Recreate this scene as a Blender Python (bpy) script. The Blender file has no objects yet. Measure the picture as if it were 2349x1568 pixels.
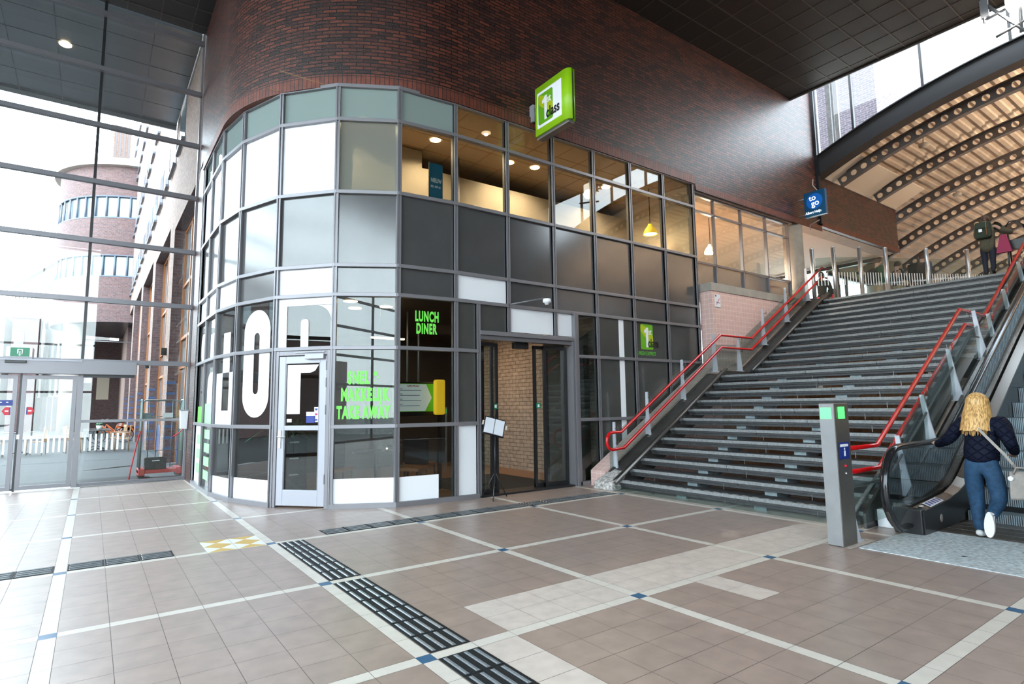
import bpy, bmesh, math, random
from mathutils import Vector, Matrix
random.seed(7)
PI=math.pi; sin=math.sin; cos=math.cos
SC=bpy.context.scene; COL=SC.collection; D=bpy.data
# ------------------------------------------------------------------ camera
cam=D.cameras.new('camera'); co=D.objects.new('camera',cam); COL.objects.link(co); SC.camera=co
pit,yaw,roll=0.108779777,0.626346088,-0.0128100629
fw=Vector((sin(yaw)*cos(pit),cos(yaw)*cos(pit),sin(pit))); r0=Vector((cos(yaw),-sin(yaw),0)); u0=r0.cross(fw)
rr=cos(roll)*r0+sin(roll)*u0; uu=-sin(roll)*r0+cos(roll)*u0
mt=Matrix((rr,uu,-fw)).transposed().to_4x4(); mt.translation=Vector((0,0,1.45)); co.matrix_world=mt
cam.sensor_width=36; cam.lens=1326.876/2349*36; cam.clip_start=.05; cam.clip_end=400
# ------------------------------------------------------------------ sky, exposure
SC.view_settings.view_transform='Standard'; SC.view_settings.look='None'; SC.view_settings.gamma=1
SC.view_settings.exposure=0.0; SC.view_settings.use_curve_mapping=False
w=D.worlds.new('sky'); SC.world=w; w.use_nodes=True; nt=w.node_tree; nt.nodes.clear()
o=nt.nodes.new('ShaderNodeOutputWorld'); b=nt.nodes.new('ShaderNodeBackground')
tc=nt.nodes.new('ShaderNodeTexCoord'); sp=nt.nodes.new('ShaderNodeSeparateXYZ'); rp=nt.nodes.new('ShaderNodeValToRGB')
nt.links.new(tc.outputs['Generated'],sp.inputs[0]); nt.links.new(sp.outputs[2],rp.inputs[0])
rp.color_ramp.elements[0].position=0.0; rp.color_ramp.elements[0].color=(.86,.93,1,1)
rp.color_ramp.elements[1].position=.7; rp.color_ramp.elements[1].color=(.72,.86,1,1)
b.inputs[1].default_value=12.0
nt.links.new(rp.outputs[0],b.inputs[0]); nt.links.new(b.outputs[0],o.inputs[0])
SC.cycles.max_bounces=9; SC.cycles.diffuse_bounces=4; SC.cycles.transparent_max_bounces=24
SC.cycles.sample_clamp_indirect=6; SC.cycles.caustics_reflective=False; SC.cycles.caustics_refractive=False

# ------------------------------------------------------------------ materials
MATS={}
def new_mat(name):
    m=D.materials.new(name); m.use_nodes=True; n=m.node_tree.nodes; n.clear()
    out=n.new('ShaderNodeOutputMaterial'); return m,m.node_tree,out
def P(name,col,rough=.5,metal=0,ior=1.5,noise=0,nscale=8,emit=None,es=0,bump=0,bscale=60):
    m,t,out=new_mat(name); p=t.nodes.new('ShaderNodeBsdfPrincipled'); t.links.new(p.outputs[0],out.inputs[0])
    c=tuple(col)+(1,)
    p.inputs['Base Color'].default_value=c; p.inputs['Roughness'].default_value=rough; p.inputs['Metallic'].default_value=metal; p.inputs['IOR'].default_value=ior
    if noise or bump:
        g=t.nodes.new('ShaderNodeNewGeometry'); nz=t.nodes.new('ShaderNodeTexNoise'); nz.inputs['Scale'].default_value=nscale; nz.inputs['Detail'].default_value=5
        t.links.new(g.outputs['Position'],nz.inputs['Vector'])
    if noise:
        mr=t.nodes.new('ShaderNodeMapRange'); mr.inputs[1].default_value=.3; mr.inputs[2].default_value=.7; mr.inputs[3].default_value=1-noise; mr.inputs[4].default_value=1+noise
        t.links.new(nz.outputs[0],mr.inputs[0]); vm=t.nodes.new('ShaderNodeVectorMath'); vm.operation='SCALE'
        vm.inputs[0].default_value=col; t.links.new(mr.outputs[0],vm.inputs['Scale']); t.links.new(vm.outputs[0],p.inputs['Base Color'])
    if bump:
        n2=t.nodes.new('ShaderNodeTexNoise'); n2.inputs['Scale'].default_value=bscale; t.links.new(g.outputs['Position'],n2.inputs['Vector'])
        bp=t.nodes.new('ShaderNodeBump'); bp.inputs['Strength'].default_value=bump; bp.inputs['Distance'].default_value=.01
        t.links.new(n2.outputs[0],bp.inputs['Height']); t.links.new(bp.outputs[0],p.inputs['Normal'])
    if emit: p.inputs['Emission Color'].default_value=tuple(emit)+(1,); p.inputs['Emission Strength'].default_value=es
    MATS[name]=m; return m
def glass(name,tint,refl_ior=1.6,extra=0.0,diff=None,dfac=0):
    m,t,out=new_mat(name); tr=t.nodes.new('ShaderNodeBsdfTransparent'); tr.inputs[0].default_value=tuple(tint)+(1,)
    gl=t.nodes.new('ShaderNodeBsdfGlossy'); gl.inputs['Roughness'].default_value=0.0; gl.inputs[0].default_value=(1,1,1,1)
    fr=t.nodes.new('ShaderNodeFresnel'); fr.inputs[0].default_value=refl_ior
    g=t.nodes.new('ShaderNodeNewGeometry')
    # keep the same fresnel on both sides of a thin pane
    mx=t.nodes.new('ShaderNodeMixShader'); t.links.new(tr.outputs[0],mx.inputs[1]); t.links.new(gl.outputs[0],mx.inputs[2])
    ly=t.nodes.new('ShaderNodeLayerWeight'); ly.inputs[0].default_value=.5
    pw=t.nodes.new('ShaderNodeMath'); pw.operation='POWER'; t.links.new(ly.outputs['Facing'],pw.inputs[0]); pw.inputs[1].default_value=4.0
    f0=((refl_ior-1)/(refl_ior+1))**2+extra
    mr=t.nodes.new('ShaderNodeMapRange'); mr.inputs[3].default_value=f0; mr.inputs[4].default_value=.85; t.links.new(pw.outputs[0],mr.inputs[0])
    t.nodes.remove(fr); t.nodes.remove(g)
    t.links.new(mr.outputs[0],mx.inputs[0]); last=mx
    if dfac:
        df=t.nodes.new('ShaderNodeBsdfDiffuse'); df.inputs[0].default_value=tuple(diff)+(1,)
        m2=t.nodes.new('ShaderNodeMixShader'); m2.inputs[0].default_value=dfac
        t.links.new(tr.outputs[0],m2.inputs[1]); t.links.new(df.outputs[0],m2.inputs[2])
        t.links.new(m2.outputs[0],mx.inputs[1])
    t.links.new(last.outputs[0],out.inputs[0]); MATS[name]=m; return m
def brick(name,c1,c2,mortar,rough=.55,bw=.22,rh=.06,ms=.007,uv=True,bump=.5,na=.26,off=.5,ior=1.5,soft=.1):
    m,t,out=new_mat(name); p=t.nodes.new('ShaderNodeBsdfPrincipled'); t.links.new(p.outputs[0],out.inputs[0])
    tx=t.nodes.new('ShaderNodeTexBrick'); tcx=t.nodes.new('ShaderNodeTexCoord')
    t.links.new(tcx.outputs['UV'],tx.inputs['Vector'])
    tx.inputs['Color1'].default_value=tuple(c1)+(1,); tx.inputs['Color2'].default_value=tuple(c2)+(1,); tx.inputs['Mortar'].default_value=tuple(mortar)+(1,)
    tx.inputs['Scale'].default_value=1; tx.inputs['Mortar Size'].default_value=ms; tx.inputs['Mortar Smooth'].default_value=soft
    tx.inputs['Brick Width'].default_value=bw; tx.inputs['Row Height'].default_value=rh; tx.offset=off
    nz=t.nodes.new('ShaderNodeTexNoise'); nz.inputs['Scale'].default_value=9; nz.inputs['Detail'].default_value=6
    t.links.new(tcx.outputs['UV'],nz.inputs['Vector'])
    mr=t.nodes.new('ShaderNodeMapRange'); mr.inputs[1].default_value=.3; mr.inputs[2].default_value=.7; mr.inputs[3].default_value=1-na; mr.inputs[4].default_value=1+na
    t.links.new(nz.outputs[0],mr.inputs[0]); vm=t.nodes.new('ShaderNodeVectorMath'); vm.operation='SCALE'
    t.links.new(tx.outputs['Color'],vm.inputs[0]); t.links.new(mr.outputs[0],vm.inputs['Scale']); t.links.new(vm.outputs[0],p.inputs['Base Color'])
    p.inputs['Roughness'].default_value=rough; p.inputs['IOR'].default_value=ior
    if bump:
        mth=t.nodes.new('ShaderNodeMath'); mth.operation='MULTIPLY_ADD'; mth.inputs[1].default_value=-1; 
        n3=t.nodes.new('ShaderNodeTexNoise'); n3.inputs['Scale'].default_value=45; t.links.new(tcx.outputs['UV'],n3.inputs['Vector'])
        t.links.new(tx.outputs['Fac'],mth.inputs[0]); t.links.new(n3.outputs[0],mth.inputs[2])
        bp=t.nodes.new('ShaderNodeBump'); bp.inputs['Strength'].default_value=bump; bp.inputs['Distance'].default_value=.006
        t.links.new(mth.outputs[0],bp.inputs['Height']); t.links.new(bp.outputs[0],p.inputs['Normal'])
    MATS[name]=m; return m

brick('brick_in',(.125,.032,.018),(.024,.010,.009),(.004,.0035,.0035),rough=.42,ior=1.5,ms=.0095,bump=.9)
brick('brick_out',(.155,.075,.07),(.10,.048,.045),(.12,.10,.10),rough=.7,bump=.3,ms=.012,bw=.24,rh=.09)
brick('brick_pale',(.33,.215,.175),(.24,.155,.125),(.20,.15,.13),rough=.8,bump=.3)
brick('brick_soldier',(.16,.036,.018),(.10,.026,.015),(.01,.008,.008),bw=.072,rh=.3,ms=.006,rough=.5,off=0)
brick('brick_white',(.46,.38,.32),(.40,.33,.28),(.13,.10,.085),bw=.26,rh=.085,ms=.006,rough=.4,bump=.4)
brick('pink_tile',(.70,.47,.42),(.67,.445,.40),(.84,.68,.63),bw=.11,rh=.11,ms=.004,rough=.3,bump=0,off=0,na=.05)
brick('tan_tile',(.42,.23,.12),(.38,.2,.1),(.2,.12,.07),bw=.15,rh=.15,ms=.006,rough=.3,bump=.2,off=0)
brick('brick_far',(.085,.062,.075),(.06,.045,.055),(.13,.12,.14),rough=.7,bump=.2,ms=.012,bw=.24,rh=.09)
brick('paving',(.036,.041,.041),(.027,.031,.032),(.016,.018,.019),bw=.21,rh=.105,ms=.006,rough=.7,bump=.3)
brick('granite',(.27,.25,.235),(.24,.225,.21),(.2,.18,.17),bw=.4,rh=.2,ms=.004,rough=.7,bump=.1)
P('tile_brown',(.30,.218,.183),.36,noise=.13,nscale=6,ior=2.0)
P('tile_cream',(.60,.54,.48),.34,noise=.06,nscale=8)
P('tile_light',(.58,.49,.435),.27,noise=.08,nscale=9)
P('tile_blue',(.022,.10,.20),.3,noise=.15,nscale=30)
P('grout',(.13,.105,.09),.5)
P('tact_black',(.014,.016,.018),.6,noise=.3,nscale=90,ior=1.25)
P('tact_rib',(.16,.17,.18),.22,noise=.2,nscale=80)
P('tact_yellow',(.55,.34,.07),.4); P('tact_white',(.7,.68,.62),.4)
P('frame',(.215,.208,.225),.36,metal=.35,ior=1.5)
P('frame_dark',(.17,.165,.18),.32,metal=.4)
P('frame_door',(.36,.36,.40),.4,metal=.2)
P('steel_gray',(.20,.21,.23),.4,metal=.3)
P('black_frame',(.012,.012,.014),.35)
P('panel_white',(.80,.81,.84),.22,ior=1.5)
P('film_white',(.86,.87,.90),.32)
P('panel_gray',(.066,.066,.067),.16,ior=1.78,noise=.06,nscale=3)
P('panel_smoke',(.066,.066,.062),.10,ior=1.6,noise=.08,nscale=3)
P('concrete',(.36,.325,.28),.75,noise=.15,nscale=4,bump=.2,bscale=30)
P('concrete_lt',(.45,.41,.36),.75,noise=.08,nscale=4)
P('cream_ceiling',(.74,.66,.55),.7)
P('ceil_dark',(.016,.0135,.012),.5,noise=.1,nscale=3)
P('ceil_line',(.06,.05,.042),.45)
P('soffit',(.20,.21,.22),.25,metal=.5)
P('soffit_line',(.11,.115,.12),.5)
P('arch_steel',(.115,.10,.095),.45,metal=.2,noise=.08,nscale=5)
P('beam_dark',(.022,.02,.02),.5,metal=.1)
P('deck',(.58,.48,.38),.5,noise=.07,nscale=3)
P('tread',(.030,.031,.033),.55,noise=.28,nscale=14,bump=.15,bscale=80)
P('nosing',(.19,.197,.20),.5,noise=.25,nscale=30)
P('dots',(.22,.22,.21),.5)
P('galv',(.18,.22,.235),.45,metal=.3,noise=.3,nscale=9)
P('stringer',(.052,.048,.046),.4,metal=.3,noise=.3,nscale=7)
P('peeling',(.40,.38,.37),.6,noise=.65,nscale=22,bump=.6,bscale=25)
P('red_rail',(.56,.006,.008),.18,ior=1.55)
P('tube_steel',(.12,.11,.105),.36,metal=.6)
P('inox',(.62,.62,.62),.36,metal=.9)
P('inox_brushed',(.44,.435,.43),.36,metal=.75,noise=.06,nscale=5)
P('bollard',(.20,.20,.205),.45,metal=.3,noise=.1,nscale=5)
P('bollard_side',(.17,.155,.14),.35,metal=.6,noise=.1,nscale=5)
P('post_gray',(.50,.52,.57),.4,metal=.1)
P('led_green',(.1,.9,.2),.4,emit=(.09,1,.16),es=1.25)
P('slab_white',(.46,.50,.52),.5,noise=.42,nscale=26,bump=.1)
P('rubber',(.012,.012,.014),.16,ior=1.55)
P('esc_black',(.02,.02,.022),.28,ior=1.5)
P('esc_deck',(.17,.15,.135),.24,metal=.8)
P('esc_step',(.26,.32,.36),.35,metal=.45)
P('esc_groove',(.035,.042,.05),.5)
P('comb',(.055,.043,.036),.4,metal=.4)
P('lime',(.27,.53,.008),.4,emit=(.30,.75,.01),es=.05)
P('lime_dk',(.12,.36,.01),.35,emit=(.12,.36,.01),es=.1); P('lime_yl',(.38,.47,.01),.35,emit=(.38,.47,.01),es=.1)
P('sign_white',(.80,.83,.86),.35,emit=(.8,.84,.9),es=.12)
P('sign_blue',(.004,.055,.13),.3,emit=(.004,.06,.15),es=.25); P('disc_blue',(.006,.10,.42),.3,emit=(.006,.12,.5),es=.35)
P('sign_glow',(.9,.95,1),.4,emit=(.85,.93,1),es=1.0)
P('text_black',(.008,.008,.008),.4); P('text_white',(.85,.86,.9),.4)
P('text_green',(.16,.72,.08),.5); P('text_lime',(.10,.50,.03),.5); P('green_soft',(.35,.85,.35),.5)
P('exit_green',(.0,.20,.09),.35); P('sticker_blue',(.01,.03,.22),.4); P('sticker_red',(.55,.01,.03),.4)
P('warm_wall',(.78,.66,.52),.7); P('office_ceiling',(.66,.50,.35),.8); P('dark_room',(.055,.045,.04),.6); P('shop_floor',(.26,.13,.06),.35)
P('partition_cream',(.30,.25,.195),.8)
P('carpet_light',(.62,.50,.38),.9)
P('mat_black',(.016,.015,.016),.9)
P('lamp_warm',(1,.8,.5),.5,emit=(1,.72,.42),es=14); P('lamp_white',(1,1,1),.5,emit=(1,.95,.8),es=10)
P('lamp_yellow',(1,.75,.05),.5,emit=(1,.55,.02),es=1.1)
P('poster_blue',(.01,.16,.34),.5)
P('wood_orange',(.42,.15,.05),.5); P('wood_lt',(.45,.28,.14),.5); P('rattan',(.36,.22,.13),.6)
P('leaf',(.03,.11,.045),.5); P('pot',(.75,.74,.7),.5)
P('orange',(.65,.12,.02),.4); P('tyre',(.015,.015,.016),.6); P('crate',(.008,.009,.011),.45); P('cage_red',(.42,.035,.03),.5)
P('cage_metal',(.20,.24,.23),.4,metal=.5); P('strap_red',(.7,.01,.02),.5)
P('skin',(.60,.36,.27),.5); P('hair_brown',(.06,.028,.015),.5); P('hair_dark',(.02,.012,.008),.5)
P('navy',(.006,.009,.028),.55); P('jeans',(.010,.045,.10),.8,noise=.35,nscale=25); P('shoe_white',(.62,.6,.59),.6); P('shoe_dark',(.02,.015,.012),.6)
P('bag',(.27,.235,.21),.55,noise=.12,nscale=20); P('green_top',(.02,.07,.035),.8); P('blue_top',(.01,.06,.16),.8); P('black_cloth',(.012,.012,.012),.8)
P('teal_top',(.012,.035,.06),.8); P('tweed',(.10,.085,.055),.9,noise=.5,nscale=90); P('olive',(.022,.034,.02),.8); P('trouser_dk',(.008,.010,.022),.8)
P('cream_trouser',(.5,.42,.3),.8); P('magenta',(.30,.012,.07),.6); P('tv_screen',(.75,.8,.8),.3,emit=(.72,.78,.82),es=.55); P('tv_green',(.12,.5,.02),.3,emit=(.12,.5,.02),es=.5)
P('paper',(.55,.56,.6),.35); P('win_ext',(.16,.21,.24),.12,ior=1.8); P('blue_frame',(.13,.16,.21),.5); P('blue_tile',(.06,.10,.22),.4)
P('white_strip',(.80,.80,.78),.5); P('banner',(.45,.5,.62),.7)
glass('glass_clear',(.93,.96,.95),1.5)
glass('glass_shop',(.62,.66,.64),1.5,.008)
glass('glass_haze',(.42,.46,.43),1.5,.03,(.50,.50,.44),.30)
glass('glass_up',(.68,.70,.67),1.5,-.004)
glass('glass_frost',(.30,.36,.34),1.75,.04,(.42,.52,.50),.55)
glass('glass_rail',(.80,.86,.85),1.5,-.028,(.3,.32,.3),.03)
glass('glass_esc',(.70,.74,.75),1.6,-.02)
def hairmat():
    m,t,out=new_mat('blonde'); p=t.nodes.new('ShaderNodeBsdfPrincipled'); t.links.new(p.outputs[0],out.inputs[0])
    g=t.nodes.new('ShaderNodeTexCoord'); mp=t.nodes.new('ShaderNodeMapping'); mp.inputs['Scale'].default_value=(70,120,1.2)
    nz=t.nodes.new('ShaderNodeTexNoise'); nz.inputs['Scale'].default_value=1; nz.inputs['Detail'].default_value=3
    rp=t.nodes.new('ShaderNodeValToRGB'); rp.color_ramp.elements[0].color=(.24,.11,.03,1); rp.color_ramp.elements[1].color=(.72,.44,.17,1)
    rp.color_ramp.elements[0].position=.35; rp.color_ramp.elements[1].position=.62
    t.links.new(g.outputs['Object'],mp.inputs[0]); t.links.new(mp.outputs[0],nz.inputs['Vector']); t.links.new(nz.outputs[0],rp.inputs[0]); t.links.new(rp.outputs[0],p.inputs['Base Color'])
    p.inputs['Roughness'].default_value=.42; MATS['blonde']=m
hairmat()
def quiltmat():
    m,t,out=new_mat('quilt'); p=t.nodes.new('ShaderNodeBsdfPrincipled'); t.links.new(p.outputs[0],out.inputs[0])
    p.inputs['Specular IOR Level'].default_value=.15; p.inputs['Base Color'].default_value=(.0028,.0045,.015,1); p.inputs['Roughness'].default_value=.7
    g=t.nodes.new('ShaderNodeTexCoord'); sp=t.nodes.new('ShaderNodeSeparateXYZ'); t.links.new(g.outputs['Object'],sp.inputs[0])
    def mm(op,a,b):
        n=t.nodes.new('ShaderNodeMath'); n.operation=op
        for i,v in enumerate((a,b)):
            if v is None: continue
            if isinstance(v,(int,float)): n.inputs[i].default_value=v
            else: t.links.new(v,n.inputs[i])
        return n.outputs[0]
    y=sp.outputs[1]; z=sp.outputs[2]; res=[]
    for sg in (1,-1):
        s=mm('ADD',mm('MULTIPLY',y,9*sg),mm('MULTIPLY',z,11)); f=mm('FRACT',s,None); f=mm('ABSOLUTE',mm('SUBTRACT',f,.5),None)
        res.append(mm('MINIMUM',mm('MULTIPLY',mm('SUBTRACT',.5,f),9),1))
    h=mm('MULTIPLY',res[0],res[1])
    bp=t.nodes.new('ShaderNodeBump'); bp.inputs['Strength'].default_value=.8; bp.inputs['Distance'].default_value=.012
    t.links.new(h,bp.inputs['Height']); t.links.new(bp.outputs[0],p.inputs['Normal']); MATS['quilt']=m
quiltmat()
def glazed_wet():
    # speckled stone used around the escalator foot
    pass

# ------------------------------------------------------------------ mesh helpers
class MB:
    def __init__(s,f=None): s.v=[]; s.F=[]; s.m=[]; s.uv={}; s.f=f; s.sm=[]; s.mat=0
    def pt(s,p):
        p=Vector(p); return s.f(p) if s.f else p
    def add(s,pts,faces,smooth=False,uvs=None):
        n=len(s.v); s.v+=[s.pt(p) for p in pts]
        for k,fc in enumerate(faces):
            if uvs: s.uv[len(s.F)]=[uvs[i] for i in fc]
            s.F.append([n+i for i in fc]); s.m.append(s.mat); s.sm.append(smooth)
    def box(s,x0,x1,y0,y1,z0,z1):
        s.add([(x0,y0,z0),(x1,y0,z0),(x1,y1,z0),(x0,y1,z0),(x0,y0,z1),(x1,y0,z1),(x1,y1,z1),(x0,y1,z1)],
              [(0,3,2,1),(4,5,6,7),(0,1,5,4),(1,2,6,5),(2,3,7,6),(3,0,4,7)])
        return s
    def hexa(s,p): s.add(p,[(0,3,2,1),(4,5,6,7),(0,1,5,4),(1,2,6,5),(2,3,7,6),(3,0,4,7)]); return s
    def quad(s,a,b,c,d,uv=None): s.add([a,b,c,d],[(0,1,2,3)],uvs=uv); return s
    def tube(s,pts,r,n=10,caps=True,closed=False):
        pts=[Vector(p) for p in pts]; N=len(pts); rs=r if isinstance(r,(list,tuple)) else [r]*N
        rings=[]; up=None
        for i,p in enumerate(pts):
            a=pts[i-1] if (i>0 or closed) else p; c=pts[(i+1)%N] if (i<N-1 or closed) else p
            d=(c-a).normalized()
            if up is None:
                up=Vector((0,0,1)) if abs(d.z)<.9 else Vector((1,0,0))
            x=d.cross(up).normalized(); up=x.cross(d).normalized()
            k=1
            if 0<i<N-1:
                ca=(p-a).normalized().dot((c-p).normalized()); k=1/max(.5,math.sqrt(max(.01,(1+ca)/2)))
            rings.append([p+(x*cos(2*PI*j/n)*k+up*sin(2*PI*j/n))*rs[i] for j in range(n)])
        V=[q for R_ in rings for q in R_]; F=[]
        for i in range(N-1 if not closed else N):
            for j in range(n):
                i2=(i+1)%N
                F.append((i*n+j,i*n+(j+1)%n,i2*n+(j+1)%n,i2*n+j))
        s.add(V,F,True)
        if caps and not closed:
            s.add(rings[0],[tuple(range(n))]); s.add(rings[-1],[tuple(reversed(range(n)))])
        return s
    def cyl(s,p0,p1,r,n=20,r2=None): return s.tube([p0,p1],[r,r if r2 is None else r2],n)
    def prism(s,poly,fn,d0,d1):
        n=len(poly); V=[fn(a,b,d0) for a,b in poly]+[fn(a,b,d1) for a,b in poly]
        F=[tuple(range(n)),tuple(reversed(range(n,2*n)))]+[(i,i+n,(i+1)%n+n,(i+1)%n) for i in range(n)]
        s.add(V,F); return s
    def sphere(s,c,r,n=14,m=8,sc=(1,1,1)):
        c=Vector(c); V=[];F=[]
        for i in range(m+1):
            th=PI*i/m
            for j in range(n): V.append(c+Vector((r*sc[0]*sin(th)*cos(2*PI*j/n),r*sc[1]*sin(th)*sin(2*PI*j/n),r*sc[2]*cos(th))))
        for i in range(m):
            for j in range(n): F.append((i*n+j,i*n+(j+1)%n,(i+1)*n+(j+1)%n,(i+1)*n+j))
        s.add(V,F,True); return s
    def lathe(s,c,prof,n=24):
        c=Vector(c); V=[];F=[]
        for r,z in prof:
            for j in range(n): V.append(c+Vector((r*cos(2*PI*j/n),r*sin(2*PI*j/n),z)))
        for i in range(len(prof)-1):
            for j in range(n): F.append((i*n+j,(i+1)*n+j,(i+1)*n+(j+1)%n,i*n+(j+1)%n))
        s.add(V,F,True); return s
    def build(s,name,mats,parent=None,local=False,bevel=0,**kw):
        me=D.meshes.new(name); off=Vector((0,0,0))
        if parent and not local:
            p=parent
            while p: off+=p.location; p=p.parent
        me.from_pydata([tuple(v-off) for v in s.v],[],s.F)
        if isinstance(mats,str): mats=[mats]
        for mm in mats: me.materials.append(MATS[mm])
        for i,p in enumerate(me.polygons): p.material_index=s.m[i]; p.use_smooth=s.sm[i]
        if s.uv:
            ul=me.uv_layers.new(name='UVMap')
            for i,p in enumerate(me.polygons):
                if i in s.uv:
                    for k,li in enumerate(p.loop_indices): ul.data[li].uv=s.uv[i][k]
        bm=bmesh.new(); bm.from_mesh(me); bmesh.ops.remove_doubles(bm,verts=bm.verts,dist=1e-5) if not s.uv else None
        bmesh.ops.recalc_face_normals(bm,faces=bm.faces) if not s.uv else None
        bm.to_mesh(me); bm.free(); me.update()
        ob=D.objects.new(name,me); COL.objects.link(ob)
        if parent: ob.parent=parent
        if bevel:
            bv=ob.modifiers.new('bevel','BEVEL'); bv.width=bevel; bv.segments=2; bv.limit_method='ANGLE'
        tag(ob,**kw); return ob
def tag(ob,label=None,cat=None,group=None,kind=None):
    if label: ob['label']=label
    if cat: ob['category']=cat
    if group: ob['group']=group
    if kind: ob['kind']=kind
    return ob
def thing(name,label=None,cat=None,loc=(0,0,0),rz=0,group=None,kind=None):
    ob=D.objects.new(name,None); COL.objects.link(ob); ob.location=loc; ob.rotation_euler=(0,0,rz); ob.empty_display_size=.1
    return tag(ob,label,cat,group,kind)
KIDS={}
def dup(root,loc,rz=None,label=None,group=None,scale=None):
    def cp(o,par):
        c=o.copy(); COL.objects.link(c)
        if par: c.parent=par
        for ch in [q for q in D.objects if q.parent==o and q!=c]: cp(ch,c)
        return c
    r=cp(root,None); r.location=loc
    if rz is not None: r.rotation_euler=(0,0,rz)
    if scale: r.scale=scale
    if label: r['label']=label
    if group: r['group']=group
    return r
def text(body,size,mat,fn,name='lettering',parent=None,xs=.62,bold=.03,ext=.002,align='LEFT',shear=0,sp=1.0,ls=1.0,local=False,**kw):
    """fn(u,v,d) -> world; text lies in the u,v plane"""
    c=D.curves.new(name,'FONT'); c.body=body; c.size=size; c.offset=bold*size; c.extrude=0; c.align_x=align; c.shear=shear; c.space_character=sp; c.space_line=ls
    to=D.objects.new('tmp',c); COL.objects.link(to); bpy.context.view_layer.update()
    me=bpy.data.meshes.new_from_object(to.evaluated_get(bpy.context.evaluated_depsgraph_get())); D.objects.remove(to); D.curves.remove(c)
    V=[v.co.copy() for v in me.vertices]; F=[tuple(p.vertices) for p in me.polygons]; D.meshes.remove(me)
    m=MB(); n=len(V)
    m.add([fn(v.x*xs,v.y,ext) for v in V],F)
    m2=m.build(name,mat,parent,local,**kw); return m2
def wallpath(m,pts,z0,z1,u0=0,smooth=False,flip=False):
    """vertical wall along plan points with arc-length UVs"""
    u=u0
    for a,b in zip(pts,pts[1:]):
        a=Vector((a[0],a[1],0)); b=Vector((b[0],b[1],0)); L=(b-a).length
        q=[(a.x,a.y,z0),(b.x,b.y,z0),(b.x,b.y,z1),(a.x,a.y,z1)]; uv=[(u,z0),(u+L,z0),(u+L,z1),(u,z1)]
        if flip: q=q[::-1]; uv=uv[::-1]
        m.add(q,[(0,1,2,3)],smooth,uv); u+=L
    return u
def uvbox(m,x0,x1,y0,y1,z0,z1):
    """closed box with metric UVs for brickwork"""
    for q,uv in (([(x0,y0,z0),(x1,y0,z0),(x1,y0,z1),(x0,y0,z1)],'x'),([(x1,y0,z0),(x1,y1,z0),(x1,y1,z1),(x1,y0,z1)],'y'),
                 ([(x1,y1,z0),(x0,y1,z0),(x0,y1,z1),(x1,y1,z1)],'x'),([(x0,y1,z0),(x0,y0,z0),(x0,y0,z1),(x0,y1,z1)],'y'),
                 ([(x0,y0,z1),(x1,y0,z1),(x1,y1,z1),(x0,y1,z1)],'t'),([(x0,y1,z0),(x1,y1,z0),(x1,y0,z0),(x0,y0,z0)],'t')):
        U=[(p[0],p[2]) if uv=='x' else (p[1],p[2]) if uv=='y' else (p[0],p[1]) for p in q]
        m.add(q,[(0,1,2,3)],uvs=U)
def light(name,kind,loc,energy,color=(1,1,1),size=.3,rot=None,parent=None,sy=None,spot=None,blend=.5):
    l=D.lights.new(name,kind); l.energy=energy; l.color=color
    if kind=='AREA':
        l.size=size
        if sy: l.shape='RECTANGLE'; l.size_y=sy
    elif kind in('POINT','SPOT'): l.shadow_soft_size=size
    if kind=='SPOT' and spot: l.spot_size=spot; l.spot_blend=blend
    ob=D.objects.new(name,l); COL.objects.link(ob); ob.location=loc
    if rot: ob.rotation_euler=rot
    if parent: ob.parent=parent; ob.location=Vector(loc)-parent.location
    return ob
# ================================================================== FLOOR
SX,SY,PIT=1.645,6.758,1.8; SW=.095; T=(PIT-SW)/6
def is_stair_hole(x,y): return False
def xcuts(c,lo,hi):
    out=[]; i0=math.floor((lo-c)/PIT)-1; k=i0
    while c+k*PIT-SW/2<hi:
        a=c+k*PIT-SW/2
        out.append((a,a+SW,'s',k))
        for j in range(6): out.append((a+SW+j*T,a+SW+(j+1)*T,'t',(k,j)))
        k+=1
    return [q for q in out if q[1]>lo and q[0]<hi]
fl=MB(); g=.0015
XC=xcuts(SX,-6.9,16); YC=xcuts(SY,-8.8,14)
def light_tile(x,y,kx,ky):
    if 2.2<x<7.7 and 3.16<y<3.80: return True
    if 4.0<x<4.35 and 2.5<y<3.1: return True
    if 1.97<x<2.28 and 0.4<y<3.1: return True
    if 7.09<x<7.6 and 3.1<y<7.5: return True
    if 6.1<x<6.7 and 2.8<y<3.1: return True
    return False
for (xa,xb,kx,ix) in XC:
    for (ya,yb,ky,iy) in YC:
        cx,cy=(xa+xb)/2,(ya+yb)/2
        if kx=='s' and ky=='s': mt_=3
        elif kx=='s' or ky=='s': mt_=1
        elif light_tile(cx,cy,ix,iy): mt_=2
        else: mt_=0
        fl.mat=mt_
        gg=g if not(kx=='s' and ky=='s') else 0
        if xb>7.45 and cy>1.4 and cy<8 and cx<7.3: pass
        fl.add([(xa+gg,ya+gg,0),(xb-gg,ya+gg,0),(xb-gg,yb-gg,0),(xa+gg,yb-gg,0)],[(0,1,2,3)])
fl.mat=4; fl.add([(-7,-9,-.002),(30,-9,-.002),(30,14.02,-.002),(-7,14.02,-.002)],[(0,1,2,3)])
fl.add([(-7,-9,-.3),(30,-9,-.3),(30,14.02,-.3),(-7,14.02,-.3)],[(3,2,1,0)])
fl.build('floor',['tile_brown','tile_cream','tile_light','tile_blue','grout'],kind='structure')
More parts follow.
